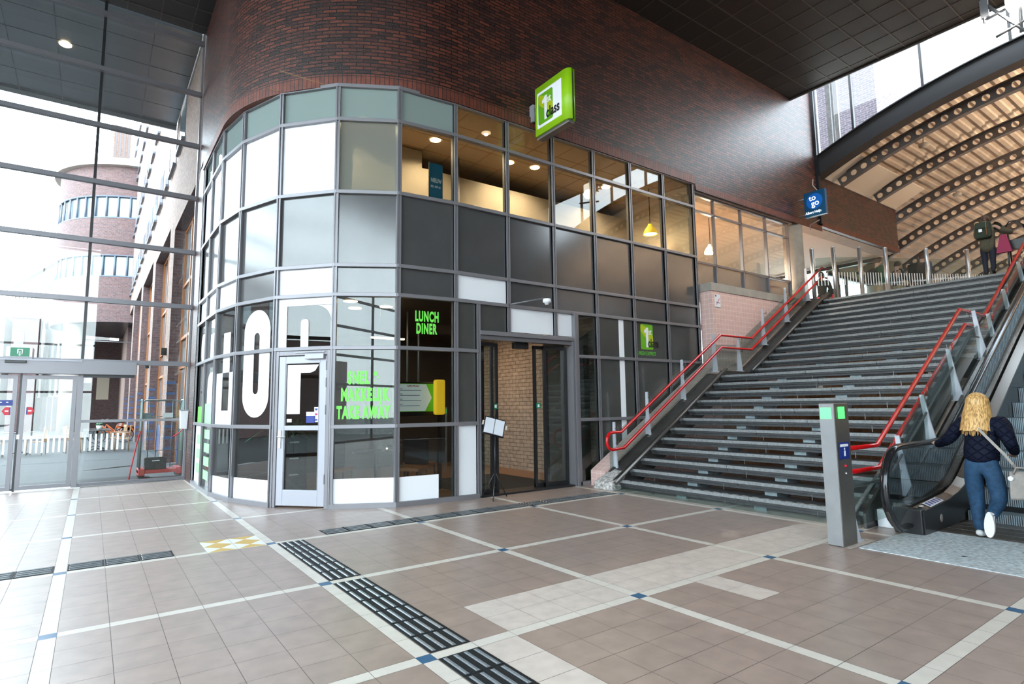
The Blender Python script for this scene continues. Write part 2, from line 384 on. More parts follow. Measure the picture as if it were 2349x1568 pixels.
# tactile guide strips -------------------------------------------------
def tact_tile(par,x0,x1,y0,y1,along):
    m=MB(); m.box(x0,x1,y0,y1,0.0005,.004); m.mat=1
    n=4
    for i in range(n):
        if along=='y':
            c=x0+(x1-x0)*(i+.5)/n; m.hexa([(c-.014,y0+.012,.004),(c+.014,y0+.012,.004),(c+.014,y1-.012,.004),(c-.014,y1-.012,.004),(c-.007,y0+.02,.0085),(c+.007,y0+.02,.0085),(c+.007,y1-.02,.0085),(c-.007,y1-.02,.0085)])
        else:
            c=y0+(y1-y0)*(i+.5)/n; m.hexa([(x0+.012,c-.014,.004),(x1-.012,c-.014,.004),(x1-.012,c+.014,.004),(x0+.012,c+.014,.004),(x0+.02,c-.007,.0085),(x1-.02,c-.007,.0085),(x1-.02,c+.007,.0085),(x0+.02,c+.007,.0085)])
    m.build('tactile_tile',['tact_black','tact_rib'],par)
xa=SX+SW/2
t1=thing('tactile_strip','wide black ribbed guide strip running toward the camera beside the cream line','guide strip',(xa,3,0))
for (ya,yb,ky,iy) in YC:
    if ky=='t' and .6<ya and yb<SY-.02: tact_tile(t1,xa+.004,xa+T-.004,ya+.004,yb-.004,'y')
t2=thing('tactile_strip','black ribbed guide strip passing the open shop entrance up to the stair foot','guide strip',(4,SY+.2,0))
ya=SY+SW/2
for (x0,x1,kx,ix) in XC:
    if x0>2.0 and x1<7.08: tact_tile(t2,x0+.003,x1-.003,ya+.003,ya+T-.003,'x') if kx=='t' else tact_tile(t2,x0,x1,ya+.003,ya+T-.003,'x')
t3=thing('tactile_strip','bright-lit ribbed guide strip left of the yellow and white warning tile','guide strip',(0,SY+.2,0))
for (x0,x1,kx,ix) in XC:
    if kx=='t' and x1<1.0 and x0>-6.5: tact_tile(t3,x0+.003,x1-.003,ya+.003,ya+T-.003,'x')
t4=thing('warning_tile','yellow and white triangle-patterned warning mat set in the floor tiles','warning tile',(1.26,7,0))
x0=SX-SW/2-2*T-.0; y0=SY-.05; y1=y0+.58
for k in range(2):
    a=x0+k*.285; b_=a+.28; m=MB(); mid=(y0+y1)/2; z=.004
    m.box(a,b_,y0,y1,.0005,z); m.mat=1; zz=z+.0008
    cx=(a+b_)/2
    for s0,s1 in ((y0,mid),(mid,y1)):
        m.add([(a,s0,zz),(b_,s0,zz),(cx,(s0+s1)/2,zz)],[(0,1,2)]); m.add([(a,s1,zz),(b_,s1,zz),(cx,(s0+s1)/2,zz)],[(0,1,2)])
    m.build('warning_plate',['tact_white','tact_yellow'],t4)
# ================================================================== HALL SHELL
ce=MB(); ce.box(-7,15.46,-9,14.0,9.9,10.2); ce.build('ceiling','ceil_dark',kind='structure')
cg=MB()
k=0; x=15.46-.3
while x>-7: cg.box(x-.008,x+.008,-9,13.99,9.893,9.9); x-=.6
y=13.9
for y in [7.9+.58*i for i in range(-29,11)]: cg.box(-7,15.46,y-.011,y+.011,9.891,9.9)
cg.box(15.44,15.48,-9,7.9,9.86,10.2)
cg.build('trim_1','ceil_line',kind='structure')
def arc(cx,cy,r,a0,a1,n): return [(cx+r*cos(math.radians(a0+(a1-a0)*i/n)),cy+r*sin(math.radians(a0+(a1-a0)*i/n))) for i in range(n+1)]
CX,CY,CR=4.70,10.93,3.05
ROWTOP=6.43
path=[(1.65,14.0)]+arc(CX,CY,CR,180,270,36)+[(10.92,7.88)]
m=MB(); u=wallpath(m,path,ROWTOP,9.9,smooth=True)
wallpath(m,[(10.92,7.88),(15.46,7.88)],6.30,9.9,u0=u); wallpath(m,[(15.46,7.88),(16.75,7.88)],6.40,12.5,u0=u+4.54); wallpath(m,[(16.75,7.88),(22.06,7.88)],6.46,8.05,u0=u+5.83)
wallpath(m,[(22.06,7.88),(22.06,8.4)],6.46,8.05)
# soffit under the brickwork
m.quad((10.92,7.88,6.30),(16.75,7.88,6.42),(16.75,8.02,6.42),(10.92,8.02,6.30),[(0,0),(5,0),(5,.4),(0,.4)])
m.quad((16.75,7.88,6.46),(22.06,7.88,6.46),(22.06,8.02,6.46),(16.75,8.02,6.46),[(0,0),(5,0),(5,.4),(0,.4)])
m.build('wall_front','brick_in',kind='structure')
# soldier course along the foot of the brickwork
m=MB(); p2=arc(CX,CY,CR+.03,180,270,36); p2=[(1.62,13.2)]+p2+[(10.92,7.85)]
wallpath(m,p2,ROWTOP-.01,ROWTOP+.20)
pi_=[(1.72,13.2)]+arc(CX,CY,CR-.12,180,270,36)+[(10.92,8.0)]
for a,b_,c,d in zip(p2,p2[1:],pi_[1:],pi_): m.quad((a[0],a[1],ROWTOP-.01),(b_[0],b_[1],ROWTOP-.01),(c[0],c[1],ROWTOP-.01),(d[0],d[1],ROWTOP-.01),[(0,0),(.2,0),(.2,.1),(0,.1)])
for a,b_,c,d in zip(p2,p2[1:],path[1:],path): m.quad((a[0],a[1],ROWTOP+.2),(b_[0],b_[1],ROWTOP+.2),(c[0],c[1],ROWTOP+.2),(d[0],d[1],ROWTOP+.2),[(0,0),(.2,0),(.2,.1),(0,.1)])
wallpath(m,[(10.92,7.85),(16.72,7.85)],6.28,6.44,u0=1); wallpath(m,[(16.75,7.85),(22.06,7.85)],6.44,6.6)
m.build('trim_2','brick_soldier',kind='structure')
# brick pillar between the street glazing and the shopfront
m=MB(); uvbox(m,1.64,1.9,13.16,13.9,0,ROWTOP+.02); m.build('wall_left','brick_soldier',kind='structure')
for p in D.objects['wall_left'].data.materials: pass
D.objects['wall_left'].data.materials[0]=MATS['brick_in']
# rest of the hall, behind the camera
m=MB(); uvbox(m,0,16.9,-9.3,-9,0,12.5); m.build('wall_back','brick_in',kind='structure')
m=MB(); uvbox(m,15.46,16.7,-9,1.0,0,3.6); uvbox(m,16.3,16.7,-9,-4.2,3.6,12.5); m.build('wall_right','brick_in',kind='structure')
m=MB(); m.box(15.3,17.0,-9,8.0,12.5,12.7); m.build('ceiling_upper','ceil_dark',kind='structure')
def glazing(name,p0,p1,zs,us,th=.06,dp=.09,mat='frame',gm='glass_clear',z0=0,z1=9.9,label=None):
    """curtain wall between two plan points: horizontal bars at zs, uprights at us"""
    p0=Vector((p0[0],p0[1],0)); p1=Vector((p1[0],p1[1],0)); t=(p1-p0); L=t.length; t.normalize(); n=Vector((t.y,-t.x,0))
    f=lambda p: p0+t*p.x+n*p.y+Vector((0,0,p.z))
    r=thing(name,kind='structure',loc=(p0.x,p0.y,z0))
    return r,f,L
# left side glazing of the hall (x=-7) and part of the back (seen only in reflections)
r,f,L=glazing('window_21',(-7,-9),(-7,14),[],[])
m=MB(f); m.box(0,L,-.01,.01,0,9.9); m.build('pane','glass_clear',r)
for z in (0.05,2.4,3.6,4.8,6.0,7.2,8.4,9.8): MB(f).box(0,L,-.05,.05,z-.05,z+.05).build('transom','frame_dark',r)
for i in range(9): MB(f).box(i*2.87-.03,i*2.87+.03,-.05,.05,0,9.9).build('mullion','frame_dark',r)
r,f,L=glazing('window_22',(0,-9),(-7,-9),[],[])
MB(f).box(0,L,-.01,.01,0,9.9).build('pane','glass_clear',r)
for z in (0.05,2.4,4.8,7.2,9.8): MB(f).box(0,L,-.05,.05,z-.05,z+.05).build('transom','frame_dark',r)
for i in range(4): MB(f).box(i*2.3,i*2.3+.06,-.05,.05,0,9.9).build('mullion','frame_dark',r)
# street-side glazing y=14
YC_=14.0
r=thing('window_20',kind='structure',loc=(-.2,YC_,0))
for z in (2.40,3.62,4.81,6.02,7.21,8.41,9.62):
    MB().box(-7,1.62,YC_-.11,YC_-.01,z-.045,z+.045).build('transom','frame_dark',r)  # darker metal carries the shade of undersides seen from below
for (xa_,xb_) in ((-7,-2.03),(-1.98,-.225),(-.175,1.64)):
    MB().box(xa_,xb_,YC_+.03,YC_+.04,2.40 if xa_<-.3 else 2.36,9.9).build('pane','glass_clear',r)
MB().box(-.225,-.175,YC_-.02,YC_+.08,2.45,9.9).build('mullion','black_frame',r)
MB().box(-2.03,-1.98,YC_-.02,YC_+.08,2.45,9.9).build('mullion','black_frame',r)
MB().box(1.60,1.64,YC_-.03,YC_+.06,0,9.9).build('mullion','frame',r)
# lower fixed light right of the sliding doors
MB().box(-.16,1.62,YC_-.04,YC_+.05,.02,.07).build('sill','frame_dark',r)
MB().box(-.16,1.60,YC_-.03,YC_+.04,1.22,1.27).build('transom','frame',r)
MB().box(-.16,1.60,YC_,YC_+.01,.07,2.36).build('pane','glass_clear',r)
m=MB()
for i in range(8): m.box(-.10+i*.088,-.10+i*.088+.035,YC_-.006,YC_-.003,.68,1.0)
m.build('safety_stripes','film_white',r)
# sliding door set
d=thing('door_1',kind='structure',loc=(-.65,YC_,0))
MB().box(-4,.69,YC_-.20,YC_-.02,2.14,2.40).build('operator_beam','frame',d,bevel=.008)
MB().box(-4,-.2,YC_-.22,YC_-.2,2.38,2.41).build('cover_strip','frame_door',d)
MB().box(-.17,.66,YC_-.12,YC_-.03,2.09,2.14).build('track','black_frame',d)
MB().box(-1.32,-1.02,YC_-.25,YC_-.20,2.33,2.38).build('motion_sensor','black_frame',d,bevel=.006)
MB().box(-.25,-.16,YC_-.06,YC_+.06,.0,2.14).build('jamb','frame',d)
for (a,b_,nm) in ((-1.07,-.26,0),(-1.95,-1.13,1)):
    lf=thing('leaf',loc=((a+b_)/2+.65,0,0)); lf.parent=d
    mm=MB()
    yo=YC_-.03
    mm.box(a,a+.065,yo-.02,yo+.02,.03,2.12); mm.box(b_-.065,b_,yo-.02,yo+.02,.03,2.12); mm.box(a+.065,b_-.065,yo-.02,yo+.02,.03,.10); mm.box(a+.065,b_-.065,yo-.02,yo+.02,2.05,2.12)
    mm.build('leaf_frame','frame',lf)
    MB().box(a+.065,b_-.065,yo-.004,yo+.004,.10,2.05).build('pane','glass_clear',lf)
    mm=MB()
    for i in range(9):
        xx=a+.09+i*.083
        if xx+.035<b_-.07: mm.box(xx,xx+.033,yo-.009,yo-.006,.68,1.0)
    mm.build('safety_stripes','film_white',lf)
MB().box(-1.105,-1.07,YC_-.02,YC_+.01,.0,2.14).build('seal','black_frame',d)
MB().box(-1.09,-1.05,YC_-.065,YC_-.05,.95,1.03).build('lock','inox',d)
def arrow_sticker(x,z,sg,par):
    fn=lambda a,b_,dd:(x+a*sg,YC_-.056-dd,z+b_)
    m=MB(); m.prism([(-.03,-.07),(.03,-.07),(.075,0),(.03,.07),(-.03,.07)],fn,0,.002); m.mat=1; m.prism([(-.045,-.07),(-.03,-.07),(-.03,.07),(-.045,.07)],fn,0,.002)
    m.mat=2; m.prism([(-.02,-.012),(.03,-.012),(.03,.012),(-.02,.012)],fn,.002,.003)
    m.build('arrow_sticker',['sticker_red','sticker_blue','text_white'],par)
arrow_sticker(-.935,1.46,1,d); arrow_sticker(-1.25,1.46,-1,d)
m=MB(); m.box(-1.42,-1.18,YC_-.06,YC_-.056,1.56,1.66); m.mat=1; m.box(-1.36,-1.33,YC_-.062,YC_-.06,1.61,1.63); m.box(-1.27,-1.24,YC_-.062,YC_-.06,1.61,1.63)
m.build('notice_sticker',['sticker_blue','text_white'],d)
MB().box(-4,-.1,YC_-.12,YC_+.1,-.001,.012).build('threshold','inox',d)
e=thing('exit_sign','green emergency exit sign box standing on the door operator beam','exit sign',(-1.14,YC_-.12,2.40))
MB().box(-1.33,-.94,YC_-.18,YC_-.06,2.40,2.45).build('base','frame',e); MB().box(-1.32,-.95,YC_-.17,YC_-.07,2.45,2.63).build('housing','panel_white',e)
MB().box(-1.26,-.99,YC_-.176,YC_-.17,2.455,2.615).build('green_face','exit_green',e)
m=MB()
for q in ((-1.165,-1.145,2.50,2.58),(-1.165,-1.085,2.575,2.59),(-1.10,-1.085,2.50,2.58),(-1.165,-1.145,2.495,2.51),(-1.105,-1.085,2.495,2.51),(-1.132,-1.118,2.48,2.55)): m.box(q[0],q[1],YC_-.18,YC_-.176,q[2],q[3])
m.prism([(-1.145,2.485),(-1.105,2.485),(-1.125,2.46)],lambda a,b_,dd:(a,YC_-.176-dd,b_),0,.004)
m.build('pictogram','text_white',e)
bx=thing('letter_bin','white wall box hanging on the glazing bar beside the brick pillar','box',(1.56,YC_-.12,1.05))
m=MB(); m.hexa([(1.50,YC_-.20,1.05),(1.62,YC_-.20,1.05),(1.62,YC_-.04,1.05),(1.50,YC_-.04,1.05),(1.485,YC_-.22,1.42),(1.635,YC_-.22,1.42),(1.635,YC_-.04,1.42),(1.485,YC_-.04,1.42)]); m.build('body','panel_white',bx,bevel=.006)
MB().box(1.48,1.64,YC_-.225,YC_-.035,1.42,1.44).build('lid','frame_door',bx,bevel=.004)
# canopy outside
m=MB(); m.box(-7.5,1.60,YC_+.12,19.3,9.9,10.2); m.build('ceiling_canopy','soffit',kind='structure')
m=MB()
for i in range(1,9): m.box(1.6-i*.9-.006,1.6-i*.9+.006,YC_+.12,19.3,9.895,9.9)
for i in range(1,6): m.box(-7.5,1.6,14.1+i*1.0-.006,14.1+i*1.0+.006,9.895,9.9)
m.build('trim_3','soffit_line',kind='structure')
MB().box(-7.5,1.62,19.3,19.36,9.8,10.25).build('trim_4','frame',kind='structure')
for i,(lx,ly) in enumerate(((-.95,16.2),(-3.0,16.2))):
    q=thing('canopy_downlight',('round downlight glowing in the outdoor canopy, nearer the hall corner','round downlight in the outdoor canopy, left of the first')[i],'downlight',(lx,ly,9.9))
    m=MB(); m.lathe((lx,ly,9.86),[(.0,.0),(.09,.0),(.12,.02),(.12,.04)]); m.build('diffuser','lamp_warm',q)
# ================================================================== SHOPFRONT BAYS
PV=[(1.70,13.13),(1.70,12.10),(1.71,11.07),(1.86,10.14),(2.22,9.20),(2.86,8.47),(3.67,8.02),(4.62,7.93),(5.655,7.93),(6.69,7.93),(7.73,7.93),(8.77,7.93),(9.81,7.93),(10.86,7.93)]
RW=[.05,1.17,2.33,3.13,3.58,4.72,5.88,6.43]
def frame_of(a,b):
    a=Vector((a[0],a[1],0)); b=Vector((b[0],b[1],0)); t=(b-a); L=t.length; t.normalize(); n=Vector((t.y,-t.x,0))
    return a,t,n,L
def mull(f,u,z0,z1,par,w_=.034):
    m=MB(f)
    m.box(u-w_,u-w_+.02,0,.05,z0,z1); m.box(u+w_-.02,u+w_,0,.05,z0,z1); m.box(u-w_,u+w_,-.06,.03,z0,z1)
    m.build('mullion','frame',par)
def rail(f,u0,u1,z,par,h=.028,dd=.055,nm='transom'):
    MB(f).box(u0,u1,-.05,dd,z-h,z+h).build(nm,'frame',par,bevel=.004)
UP=[ # per bay: materials of rows 3.13-3.58, 3.58-4.72, 4.72-5.88, 5.88-6.43
 ('panel_white','panel_gray','film_white','glass_frost'),('panel_white','panel_gray','film_white','glass_frost'),('panel_white','panel_gray','film_white','glass_frost'),
 ('panel_gray','panel_gray','film_white','glass_frost'),('panel_white','panel_gray','film_white','glass_frost'),('panel_gray','panel_gray','glass_haze','glass_frost'),
 ('panel_gray','panel_gray','glass_up','glass_frost')]+[('panel_white','panel_gray','glass_up','glass_up')]+[('panel_gray','panel_gray','glass_up','glass_up')]*5
BAYS=[]
for i in range(13):
    a,t,n,L=frame_of(PV[i],PV[i+1])
    f=(lambda a,t,n:(lambda p:a+t*p.x+n*p.y+Vector((0,0,p.z))))(a,t,n)
    r=thing('window_%d'%(i+1),kind='structure',loc=(a.x,a.y,0)); BAYS.append((r,f,L,a,t,n))
    straight=i>=7
    # upper storey
    for k in range(4):
        z0,z1=RW[3+k],RW[4+k]; mt_=UP[i][k]
        nm='pane' if 'glass' in mt_ else 'panel'
        MB(f).box(.03,L-.03,-.01,.0,z0+.02,z1-.02).build(nm,mt_,r)
    zlo=3.13 if i in(8,) else 0.0
    mull(f,0 if i else .03,zlo if i!=9 else 3.13,ROWTOP,r)
    if i==12: mull(f,L,0,ROWTOP,r)
    for z in RW[3:]: rail(f,-.01,L+.01,z,r,nm='transom')
    if i in (7,8,9): continue
    if i==4: continue
    for z in (1.17,2.33): rail(f,-.01,L+.01,z,r)
    MB(f).box(-.01,L+.01,-.06,.06,0,.07).build('sill','frame',r)
def cell(i,u0,u1,z0,z1,mt_,d0=-.01,d1=0,nm=None):
    r,f,L,a,t,n=BAYS[i]
    return MB(f).box(u0,u1,d0,d1,z0,z1).build(nm or('pane' if 'glass' in mt_ else 'panel'),mt_,r)
e_=.03
for i in (0,1,2,3,5,6):
    L=BAYS[i][2]
    for (z0,z1) in ((.07,1.15),(1.19,2.31),(2.35,3.11)): cell(i,e_,L-e_,z0,z1,'glass_shop')
for i in (10,11,12):
    L=BAYS[i][2]
    for (z0,z1) in ((.07,1.15),(1.19,2.31),(2.35,3.11)): cell(i,e_,L-e_,z0,z1,'glass_shop' if i==99 else 'panel_smoke')
def film(i,poly,mat='film_white',nm='window_film',d=.003,holes=None):
    """flat film stuck on the outside of the pane of bay i; poly in (u,z)"""
    r,f,L,a,t,n=BAYS[i]
    m=MB(f); m.prism(poly,lambda u,z,dd:(u,dd,z),d,d+.002)
    return m.build(nm,mat,r)
def rrect(x0,x1,z0,z1,r,cor='1111',n=6):
    """rounded rectangle; corners order: bl br tr tl"""
    out=[]
    for k,(cx,cz,a0) in enumerate(((x0+r,z0+r,180),(x1-r,z0+r,270),(x1-r,z1-r,0),(x0+r,z1-r,90))):
        if cor[k]=='1':
            for j in range(n+1):
                th=math.radians(a0+90*j/n); out.append((cx+r*cos(th),cz+r*sin(th)))
        else: out.append(((x0,x1,x1,x0)[k],(z0,z0,z1,z1)[k]))
    return out
# bottom white films
for i,(zt,u1) in {2:(.34,1),3:(.38,1),5:(.42,1),6:(.42,.72)}.items():
    L=BAYS[i][2]; film(i,[(.03,.07),(.03+(L-.06)*u1,.07),(.03+(L-.06)*u1,zt),(.03,zt)])
# bay 3: big O with a slit, running through two panes
L=BAYS[3][2]; c=L*.55; 
def half_o(i,c,w_,s,z0,z1,zm):
    r,f,L,a,t,n=BAYS[i]
    for (za,zb,top) in ((z0,zm-.03,False),(zm+.03,z1,True)):
        N=14; V=[];F=[]
        def out(z):
            R_=w_
            if top and z>z1-R_: return math.sqrt(max(0,R_*R_-(z-(z1-R_))**2))
            if not top and z<z0+R_: return math.sqrt(max(0,R_*R_-(z-(z0+R_))**2))
            return w_
        def inn(z):
            a0=z0+.36; a1=z1-.36
            if z>a1 or z<a0: return 0
            if z>a1-s: return math.sqrt(max(0,s*s-(z-(a1-s))**2))
            if z<a0+s: return math.sqrt(max(0,s*s-(z-(a0+s))**2))
            return s
        zs=sorted(set([za+(zb-za)*k/150 for k in range(151)]+[z0+.36,z1-.36,z0+.36+s,z1-.36-s,z0+.37,z1-.37]))
        zs=[z for z in zs if za<=z<=zb]
        m=MB(f)
        for p,q in zip(zs,zs[1:]):
            for sg in (-1,1):
                m.quad((c+sg*inn(p),.004,p),(c+sg*out(p),.004,p),(c+sg*out(q),.004,q),(c+sg*inn(q),.004,q))
        m.build('letter_film','film_white',r)
half_o(3,L*.52,.34,.07,1.31,2.99,2.33)
# bay 4 (above the door): white film with the bowl of a P left clear
# built with the door below
# bay 2: clear upper pane with white stem, white lower pane with slit
L=BAYS[2][2]
film(2,[(L*.33,2.35),(L*.66,2.35),(L*.66,2.72),(L*.33,2.72)]); film(2,[(L*.33,2.05),(L*.66,2.05),(L*.66,2.31),(L*.33,2.31)])
film(2,[(.03,1.19),(L*.33,1.19),(L*.33,2.05),(.03,2.05)]); film(2,[(L*.66,1.19),(L-.03,1.19),(L-.03,2.05),(L*.66,2.05)]); film(2,[(L*.33,1.19),(L*.66,1.19),(L*.66,1.42),(L*.33,1.42)])
# bays 0,1: white letter fragments and green print
L=BAYS[1][2]
film(1,rrect(L*.2,L*.97,1.22,2.1,.25,'1101')); film(1,[(L*.35,2.35),(L*.97,2.35),(L*.97,2.8),(L*.35,2.8)])
for k in range(4): film(1,[(L*.1,.2+k*.24),(L*.62,.2+k*.24),(L*.62,.36+k*.24),(L*.1,.36+k*.24)],'green_soft','print_block')
film(1,[(L*.05,1.2),(L*.8,1.2),(L*.8,1.55),(L*.05,1.55)],'green_soft','print_block',.006)
L=BAYS[0][2]
film(0,[(.03,.07),(L*.95,.07),(L*.95,1.15),(.03,1.15)]); film(0,rrect(L*.3,L*.8,2.36,2.9,.2)); 
for k in range(3): film(0,[(L*.25,.25+k*.27),(L*.75,.25+k*.27),(L*.75,.43+k*.27),(L*.25,.43+k*.27)],'green_soft','print_block',.006)
film(0,[(L*.2,1.2),(L*.85,1.2),(L*.85,1.5),(L*.2,1.5)],'text_green','print_block')
# bay 5: SNEL & MAKKELIJK TAKE AWAY ; bay 6: LUNCH DINER
def bfn(i,u0,z0,d=.004):
    r,f,L,a,t,n=BAYS[i]
    return lambda u,v,dd: f(Vector((u0+u,d+dd,z0+v)))
r5=BAYS[5][0]
def ln(i,s,u,z,sz,xs): return text(s,sz,'text_green',bfn(i,u,z),name='lettering',parent=BAYS[i][0],xs=xs,bold=.05,sp=1.16,align='CENTER')
ln(5,'SNEL &',BAYS[5][2]*.47,1.80,.25,.50); ln(5,'MAKKELIJK',BAYS[5][2]*.50,1.55,.25,.50); ln(5,'TAKE AWAY',BAYS[5][2]*.48,1.29,.25,.485)
ln(6,'LUNCH',BAYS[6][2]*.50,2.76,.215,.49); ln(6,'DINER',BAYS[6][2]*.49,2.57,.215,.49)
# bay 7 : narrow light beside the entrance ; 8-9: entrance
r,f,L,a,t,n=BAYS[7]
us=.42
mull(f,us,0,3.13,r)
for z in (1.17,2.33): rail(f,0,us,z,r)
MB(f).box(0,us,-.06,.06,0,.07).build('sill','frame',r)
cell(7,.035,us-.035,.07,1.14,'panel_white'); cell(7,.035,us-.035,1.2,2.3,'panel_smoke'); cell(7,.035,us-.035,2.36,3.1,'panel_smoke')
cell(7,us+.035,L-.02,2.68,3.10,'panel_smoke')
# entrance door set (x 5.04 .. 7.14)
d=thing('door_2',kind='structure',loc=(6.1,7.93,0))
MB().box(5.07,7.15,7.86,7.96,2.60,2.67).build('head_rail','frame',d,bevel=.005)
MB().box(5.07,7.10,7.90,8.02,2.53,2.60).build('head_cover','frame_dark',d)
MB().box(5.67,6.67,7.93,7.94,2.69,3.10).build('panel','panel_white',d); MB().box(6.73,7.12,7.93,7.94,2.69,3.10).build('panel','panel_white',d)
for xx in (5.655,6.69): mull(lambda p:Vector((p.x,7.93-p.y,p.z)),xx,2.67,3.11,d)
for (x0,x1,y0,y1) in ((7.06,7.09,7.87,8.1),(7.10,7.15,7.84,8.05),(7.17,7.22,7.87,7.98),(5.045,5.09,7.9,8.1)):
    MB().box(x0,x1,y0,y1,0,2.6 if x0<7.1 else 3.13).build('jamb','frame',d)
MB().box(5.0,7.2,7.88,8.25,0.001,.03).build('threshold','black_frame',d)
def leaf(x0,x1,y,st):
    lf=thing('leaf',loc=((x0+x1)/2-6.1,y-7.93,0)); lf.parent=d
    m=MB(); m.box(x0,x0+.055,y-.02,y+.02,.03,2.5); m.box(x1-.055,x1,y-.02,y+.02,.03,2.5); m.box(x0,x1,y-.018,y+.018,.03,.10); m.box(x0,x1,y-.018,y+.018,2.44,2.5)
    m.build('leaf_frame','black_frame',lf); MB().box(x0+.05,x1-.05,y-.004,y+.004,.1,2.44).build('pane','glass_clear',lf)
    if st:
        m=MB(); m.box(st-.045,st+.045,y-.026,y-.022,1.39,1.48); m.mat=1; m.box(st-.02,st+.02,y-.028,y-.026,1.41,1.46)
        m.build('exit_sticker',['exit_green','text_white'],lf)
leaf(5.07,5.42,8.05,0); leaf(5.22,5.56,8.12,5.50); leaf(6.33,6.66,8.12,6.42); leaf(6.50,7.05,8.05,0)
MB().box(5.85,6.15,8.0,8.1,2.42,2.53).build('motion_sensor','black_frame',d,bevel=.01)
# bays 9 right part (7.2..7.73)
r,f,L,a,t,n=BAYS[9]
for z in (1.17,2.33): rail(f,.52,L,z,r)
for (z0,z1) in ((.07,1.15),(1.19,2.31),(2.35,3.11)): cell(9,.54,L-e_,z0,z1,'glass_shop')
MB(f).box(.5,L,-.06,.06,0,.07).build('sill','frame',r)
L=BAYS[10][2]
for (z0,z1) in ((.07,1.15),(1.19,2.31),(2.35,3.11)): film(10,[(.60,z0),(.74,z0),(.74,z1),(.60,z1)],nm='white_band')
# logo on bay 11
def logo(fn,par,s=1,white=True):
    """rounded green square, 1st class; fn(u,v,d), square 1 x 1.25 units * s"""
    def g(u,v,dd): return fn(u*s,v*s,dd)
    m=MB(); m.prism(rrect(0,.72,0,1,.07),g,.0,.002); m.build('green_square','lime_dk',par)
    m=MB(); P_=[(0.0,.98),(.0,.72)]+[(.72*(1-cos(math.radians(q))) ,.72-.36*sin(math.radians(q))) for q in range(10,91,10)]
    P_=[(.03,.97),(.005,.9),(.01,.74)]+[(.02+.70*k/8,.72-.50*(k/8)**.75) for k in range(1,9)]+[(.72,.5)]+[(.72-.6*k/8,.5+.47*(k/8)**.6) for k in range(1,9)]
    m.prism(P_,g,.002,.003); m.build('highlight','lime_yl',par)
    m=MB(); m.prism([(.31,.09),(.44,.09),(.44,.87),(.34,.87),(.29,.80),(.21,.76),(.21,.66),(.31,.66)],g,.003,.005); m.build('numeral','text_white',par)
    text('st',.34*s,'text_white',lambda u,v,dd:fn(u+.46*s,v+.60*s,dd+.003),name='lettering',parent=par,xs=.72,bold=.02)
    text('class',.47*s,'text_black',lambda u,v,dd:fn(u+.40*s,v+.11*s,dd+.006),name='lettering',parent=par,xs=.74,bold=.022)
r,f,L,a,t,n=BAYS[11]
lg=thing('logo_sticker',loc=(.3,0,2.6)); lg.parent=r
logo(lambda u,v,dd: f(Vector((.19+u,.004+dd,2.545+v))),lg,s=.52)
text('FRESH EXPRESS',.105,'text_lime',lambda u,v,dd:f(Vector((.10+u,.004+dd,2.43+v))),parent=r,xs=.74,bold=.012,shear=.25)
# ---- glazed door in bay 4
r4,f,L,a,t,n=BAYS[4]
d=thing('door_3',kind='structure',loc=(a.x,a.y,0))
cell4=MB(f); 
MB(f).box(.03,L-.03,-.012,-.002,2.35,3.11).build('pane','glass_shop',r4)
rail(f,0,L,2.33,r4)
# white film with clear P bowl
def strip(z0,z1,u0,u1,i=4): film(i,[(u0,z0),(u1,z0),(u1,z1),(u0,z1)])
strip(2.35,3.11,.03,.18); strip(2.99,3.11,.18,.93)
N=12; cu,cz,R_=.68,2.73,.25
m=MB(f)
for k in range(N):
    a0=PI/2*k/N; a1=PI/2*(k+1)/N
    p=(cu+R_*cos(a0),cz+R_*sin(a0)); q=(cu+R_*cos(a1),cz+R_*sin(a1))
    m.quad((p[0],.004,p[1]),(.935,.004,p[1]),(.935,.004,q[1]),(q[0],.004,q[1]))
m.quad((.92,.004,2.35),(.935,.004,2.35),(.935,.004,2.74),(.92,.004,2.74))
m.build('window_film','film_white',r4)
m=MB(f); m.prism(rrect(.42,.55,2.35,2.78,.05,'0011'),lambda u,z,dd:(u,dd,z),.003,.005); m.build('window_film','film_white',r4)
# door frame, leaf
def bx4(nm,mat,*b,par=d,bev=.006): return MB(f).box(*b).build(nm,mat,par,bevel=bev)
bx4('jamb','frame',.03,.085,-.05,.04,0,2.30); bx4('jamb','frame',L-.085,L-.03,-.05,.04,0,2.30); bx4('head','frame',.085,L-.085,-.05,.04,2.23,2.30)
bx4('stile','frame_door',.09,.20,-.02,.03,.03,2.22); bx4('stile','frame_door',L-.20,L-.09,-.02,.03,.03,2.22); bx4('top_rail','frame_door',.20,L-.20,-.02,.03,2.11,2.22)
bx4('middle_rail','frame_door',.20,L-.20,-.02,.03,1.12,1.19); bx4('kick_rail','frame_door',.20,L-.20,-.02,.03,.03,.26)
bx4('glazing_bead','frame_dark',.20,.215,-.01,.025,.26,2.11,bev=0); bx4('glazing_bead','frame_dark',L-.215,L-.20,-.01,.025,.26,2.11,bev=0)
MB(f).box(.215,L-.215,-.004,.004,.26,1.12).build('pane','glass_shop',d); MB(f).box(.215,L-.215,-.004,.004,1.19,2.11).build('pane','glass_shop',d)
bx4('closer','frame_door',.55,.86,.03,.09,2.17,2.245); bx4('closer_arm','frame_door',.36,.86,.035,.06,2.265,2.285)
for z in (.35,1.35,1.75,2.0): bx4('hinge','frame_dark',L-.095,L-.08,.03,.05,z,z+.14)
m=MB(f); m.box(.115,.155,.03,.042,.86,1.12); m.tube([(.135,.03,1.03),(.135,.085,1.03),(.26,.085,1.03)],.011,8); m.build('handle','inox',d)
df=.006
film_=lambda poly,mat='film_white',nm='window_film': MB(f).prism(poly,lambda u,z,dd:(u,dd,z),df,df+.002).build(nm,mat,d)
